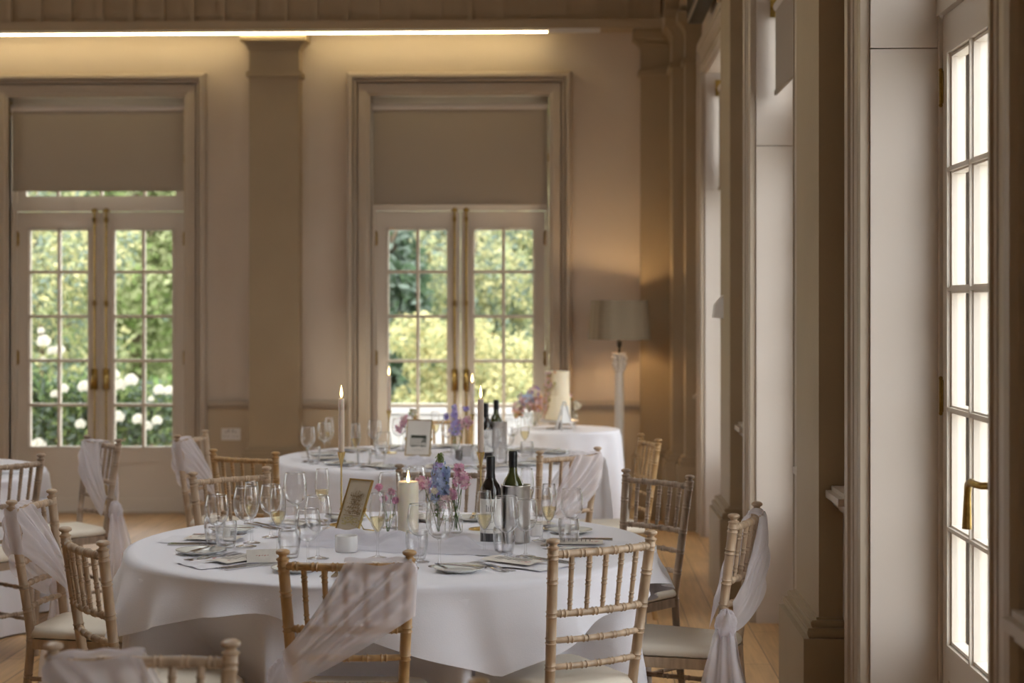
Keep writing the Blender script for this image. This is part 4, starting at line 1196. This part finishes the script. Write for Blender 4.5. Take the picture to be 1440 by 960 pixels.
v2 = bud_vase(641, 749, TOP1, 'glass bud vase of crossed green stems beside the blue delphinium', .026, .115, .012)
v3 = bud_vase(545, 757, TOP1, 'tall glass vase of daisies between the gold frame and the pillar candle', .034, .17, .026)
spike('blue_delphinium', 'blue delphinium spike tipped with green buds on the front table', v1+Vector((0,0,.012)), .285, (.008,.0), .036, ['blue','leafg','purple'], 190, .38, fr=.0105)
spike('blue_delphinium', 'shorter blue delphinium leaning outward beside the taller spike', v1+Vector((.004,.004,.012)), .235, (.030,.0), .026, ['blue','leafg','blue'], 110, .42, False, fr=.0105)
bloom('pink_flower', 'soft pink bloom on the candle side of the blue delphinium', v1+Vector((0,0,.012)), v1+Vector((-.055,-.01,.19)), .024, ['pink','pale'], 60)
bloom('white_flower', 'pale pink and white bloom low in front of the vases', v1+Vector((0,0,.012)), v1+Vector((.030,-.03,.125)), .022, ['pale','cream'], 60)
bloom('white_flower', 'second pale bloom drooping beside the crossed stems', v2+Vector((0,0,.012)), v2+Vector((-.012,-.02,.145)), .017, ['pale','pink'], 44)
bloom('daisy', 'small white daisy with a yellow eye on the blue delphinium', v1+Vector((0,0,.012)), v1+Vector((-.010,-.032,.165)), .006, ['cream'], 12, eye=True)
bloom('pink_flower', 'larger pink scabious bloom beside the blue delphinium', v2+Vector((0,0,.012)), v2+Vector((.024,.0,.195)), .030, ['pink','pink','pale'], 95)
bloom('pink_flower', 'smaller pink bloom above the larger pink scabious', v2+Vector((0,0,.012)), v2+Vector((.010,.01,.232)), .018, ['pink','pale'], 40)
for k in range(4):
    m = MB(); m.tube([v2+Vector((-.018+.012*k,-.006,.01)), v2+Vector((.006-.004*k,.0,.10)), v2+Vector((.02-.014*k,.0,.16))], .0016, 6); m.build('cut_stem', M['stem'], None, True, label=['outermost crossed green stem in the glass bud vase','second crossed green stem, beside the outermost one','third crossed green stem in the glass bud vase','crossed green stem nearest the wine bottles'][k], category='stem', group='crossed green stems')
for k, (dx, dz) in enumerate(((-.03,.17),(.015,.155),(.03,.125),(-.012,.13))):
    bloom('daisy', ['topmost dark-centred daisy in the tall glass vase','pink daisy leaning to the pillar candle from the tall vase','lowest pink daisy in the tall glass vase','daisy behind the flute in the tall glass vase'][k], v3+Vector((0,0,.012)), v3+Vector((dx,-.012,dz+.015)), .008, ['pale' if k % 2 else 'pink','pink'], 18, eye=True)
# middle table
w1 = bud_vase(641, 642, TOP, 'glass bud vase holding the violet delphinium', .030, .12, .014)
w2 = bud_vase(573, 634, TOP, 'glass vase with pink flowers behind the framed print', .030, .12, .014)
spike('violet_delphinium', 'violet delphinium on the middle table', w1+Vector((0,0,.012)), .275, (-.010,.0), .034, ['purple','pale','blue'], 80, .40, False, fr=.013)
bloom('violet_flower', 'violet side bloom above the delphinium toward the wine bottles', w1+Vector((0,0,.012)), w1+Vector((.060,0,.265)), .014, ['purple'], 18)
bloom('violet_flower', 'violet side bloom at the frame side of the delphinium', w1+Vector((0,0,.012)), w1+Vector((-.055,0,.225)), .014, ['purple','blue'], 18)
bloom('pale_flower', 'cloud of pale pink florets beside the violet delphinium', w1+Vector((0,0,.012)), w1+Vector((.050,0,.190)), .036, ['pale','pale','pink'], 60)
bloom('pink_flower', 'pink blooms peeping out behind the framed print', w2+Vector((0,0,.012)), w2+Vector((-.012,0,.170)), .034, ['pink','pale'], 60)
bloom('pink_flower', 'low pink bloom beside the taper candle on the middle table', w2+Vector((0,0,.012)), w2+Vector((-.045,0,.135)), .026, ['pink','pale'], 40)
bloom('green_sprig', 'green and white sprig above the framed print', w2+Vector((0,0,.012)), w2+Vector((.030,0,.220)), .026, ['leafg','cream','leafy'], 26)

# ------------------------------------------------------------------ cake table
def q3(u, d, z=0): return ld((u-720)/F*d, d, z)
cs = q3(786, 11.42, TOP)
r = empty('cake_stand', cs, label='low silver cake stand under the tall ivory cake', category='cake stand')
m = MB(); m.lathe([(.001,0),(.09,0),(.09,.006),(.03,.014),(.022,.03),(.03,.045),(.13,.052),(.135,.062),(.13,.066),(.001,.066)], 36); m.build('stand', M['steel'], r, 'auto')
r = empty('wedding_cake', cs+Vector((-.012,0,.066)), label='tall ivory two-tier wedding cake trimmed with dried flowers', category='cake')
m = MB(); m.lathe([(.001,0),(.088,0),(.09,.004),(.09,.155),(.088,.160),(.001,.160)], 40); m.build('lower_tier', M['cake'], r, 'auto')
m = MB(); m.lathe([(.001,.160),(.084,.160),(.084,.322),(.081,.328),(.001,.328)], 40); m.build('upper_tier', M['cake'], r, 'auto')
m = MB()
for k in range(150):
    t = random.random(); a = radians(-168+48*t+random.gauss(0,11)); z = .02+.30*t+random.gauss(0,.012)
    c_ = Vector((cos(a)*.093, sin(a)*.093, min(.325, max(.01, z)))); floret(m, c_, (cos(a), sin(a), .2), random.uniform(.008,.017), 5, random.randrange(3))
m.build('dried_flowers', [M['peach'], M['leafy'], M['pale']], r)
def posy(base, label, n, mats, spreadx, h, rr_, names):
    for k in range(n):
        dx = (k/(n-1)-.5)*2*spreadx if n > 1 else 0
        bloom(names[k][0], names[k][1], base+Vector((0,0,.01)), base+Vector((dx, -.01*(k%2), h*(1-.25*abs(dx)/max(.01,spreadx))+.02*((k*7)%3-1))), rr_*(.8+.2*(k%2)), names[k][2], 55, fr=.022)
cv1 = bud_vase(751, 600, TOP, 'glass vase of mixed blooms beside the cake stand', .028, .10, .016)
cv2 = bud_vase(742, 598, TOP, 'second glass vase tucked behind the mixed blooms', .026, .09, .016)
cv3 = bud_vase(806, 601, TOP, 'slim vase with a white rose beside the white easel sign', .020, .12, .013)
posy(cv1, '', 5, None, .105, .215, .050, [('pale_flower','pale pink bloom at the outer end of the cake posy',['pale','cream']),('blue_flower','blue bloom high in the cake posy',['blue','pale']),('violet_flower','violet bloom low in the cake posy',['purple','pale','cream']),
    ('peach_flower','peach bloom against the cake',['peach','pale','pale']),('pale_flower','cream bloom hugging the lower tier',['cream','pale'])])
posy(cv2, '', 3, None, .07, .14, .042, [('peach_flower','orange bloom at the outer end of the second vase',['peach','leafy']),('white_flower','white bloom in the second vase',['cream','pale']),('pale_flower','blush bloom beside the cake stand',['pale','peach'])])
bloom('white_rose', 'round white rose in the slim vase beside the easel sign', cv3+Vector((0,0,.012)), cv3+Vector((.022,0,.150)), .026, ['cream'], 60, fr=.016)
bloom('white_rose', 'small white bud low in the slim vase', cv3+Vector((0,0,.012)), cv3+Vector((.020,0,.075)), .014, ['cream'], 24)
bloom('peach_flower', 'peach blossoms rising above the white rose', cv3+Vector((0,0,.012)), cv3+Vector((-.025,0,.205)), .030, ['peach','leafg','pale'], 30)
es = q3(798, 11.16, TOP)
r = empty('easel_sign', es, .5, label='small white easel sign leaning in front of the cake', category='sign')
m = MB(); T_ = Matrix.Rotation(-.25, 4, 'X')
m.box(-.030, .030, -.003, .003, .06, .175); m.v = [tuple(T_ @ Vector(q)) for q in m.v]; m.build('board', M['signwhite'], r)
m = MB()
for s in (-1, 1): m.tube([(s*.006,.045,.20), (s*.050,-.005,.004)], .004, 6)
m.tube([(0,.05,.20), (-.03,.11,.004)], .008, 6); m.tube([(-.04,-.006,.058),(.04,-.006,.058)], .004, 6); m.build('easel', M['signwhite'], r, True)

# ------------------------------------------------------------------ floor lamp
L0 = q3(871, 12.18); L0.z = 0
r = empty('floor_lamp', L0, 0, label='column floor lamp with a wide taupe shade in the corner', category='floor lamp')
m = MB(); m.box(-.13, .13, -.13, .13, 0, .035); m.lathe([(.12,.035),(.125,.05),(.12,.065),(.085,.075),(.075,.085),(.08,.10),(.072,.115),(.045,.125),(.04,.14)], 32); m.build('base', M['lampwood'], r, 'auto')
m = MB(); vs = []; N_ = 48; zz = [.14+.98*k/20 for k in range(21)]
for z in zz:
    R_ = .040-.010*((z-.14)/.98)
    for i in range(N_):
        a = 2*pi*i/N_; vs.append((cos(a)*R_*(1-.10*(sin(a*8)**2)), sin(a)*R_*(1-.10*(sin(a*8)**2)), z))
m.add(vs, [(j*N_+i, j*N_+(i+1)%N_, (j+1)*N_+(i+1)%N_, (j+1)*N_+i) for j in range(20) for i in range(N_)]); m.build('fluted_column', M['lampwood'], r, True)
m = MB(); m.lathe([(.030,1.12),(.038,1.125),(.038,1.135),(.032,1.14),(.033,1.20),(.045,1.235),(.05,1.245),(.001,1.245)], 28)
for k in range(8):
    a = k*pi/4
    for z, q in ((1.15,.036),(1.19,.040)): m.tube([(cos(a)*q*.9, sin(a)*q*.9, z-.015), (cos(a)*(q+.006), sin(a)*(q+.006), z+.02), (cos(a)*(q+.018), sin(a)*(q+.018), z+.035), (cos(a)*(q+.020), sin(a)*(q+.020), z+.025)], [.010,.009,.007,.004], 6)
for k in range(4):
    a = pi/4+k*pi/2; c_ = Vector((cos(a)*.055, sin(a)*.055, 1.225)); m.ball(c_, .014, 8)
m.box(-.05, .05, -.05, .05, 1.245, 1.258); m.build('capital', M['lampwood'], r)
m = MB(); m.tube([(0,0,1.258),(0,0,1.40)], .010, 10); m.tube([(0,0,1.30),(0,0,1.36)], .018, 10); m.build('lamp_socket', M['black'], r, True)
m = MB(); m.ball((0,0,1.45), .030, 14, sq=(1,1,1.25)); m.build('bulb', emission('lamp_bulb', (1,.62,.28), 25), r, True)
m = MB()
def shade_pt(s, t, off=0):
    a = 2*pi*s+radians(20); hw_ = (.205*(1-t)+.185*t)-off
    ca, sa = cos(a), sin(a); k = 1/max(abs(ca), abs(sa)); q = min(k, 1.24)
    d = abs(abs(ca)-abs(sa)); notch = .86 if d < .18 else 1
    rr2 = hw_*min(q,1.17)*(1+.02*cos(8*a))
    x, y = ca*rr2, sa*rr2; b = radians(14)
    return (x*cos(b)-y*sin(b), x*sin(b)+y*cos(b), 1.355+.285*t)
m.grid(lambda s, t: shade_pt(s, t), 96, 6); m.grid(lambda s, t: shade_pt(1-s, t, .003), 96, 6); m.build('lamp_shade', M['shade'], r)
ll = bpy.data.lights.new('lamp_glow', 'POINT'); ll.energy = LAMP; ll.color = (1,.68,.34); ll.shadow_soft_size = .035
lo = bpy.data.objects.new('lamp_glow', ll); C.objects.link(lo); lo.parent = r; lo.location = (0,0,1.50)
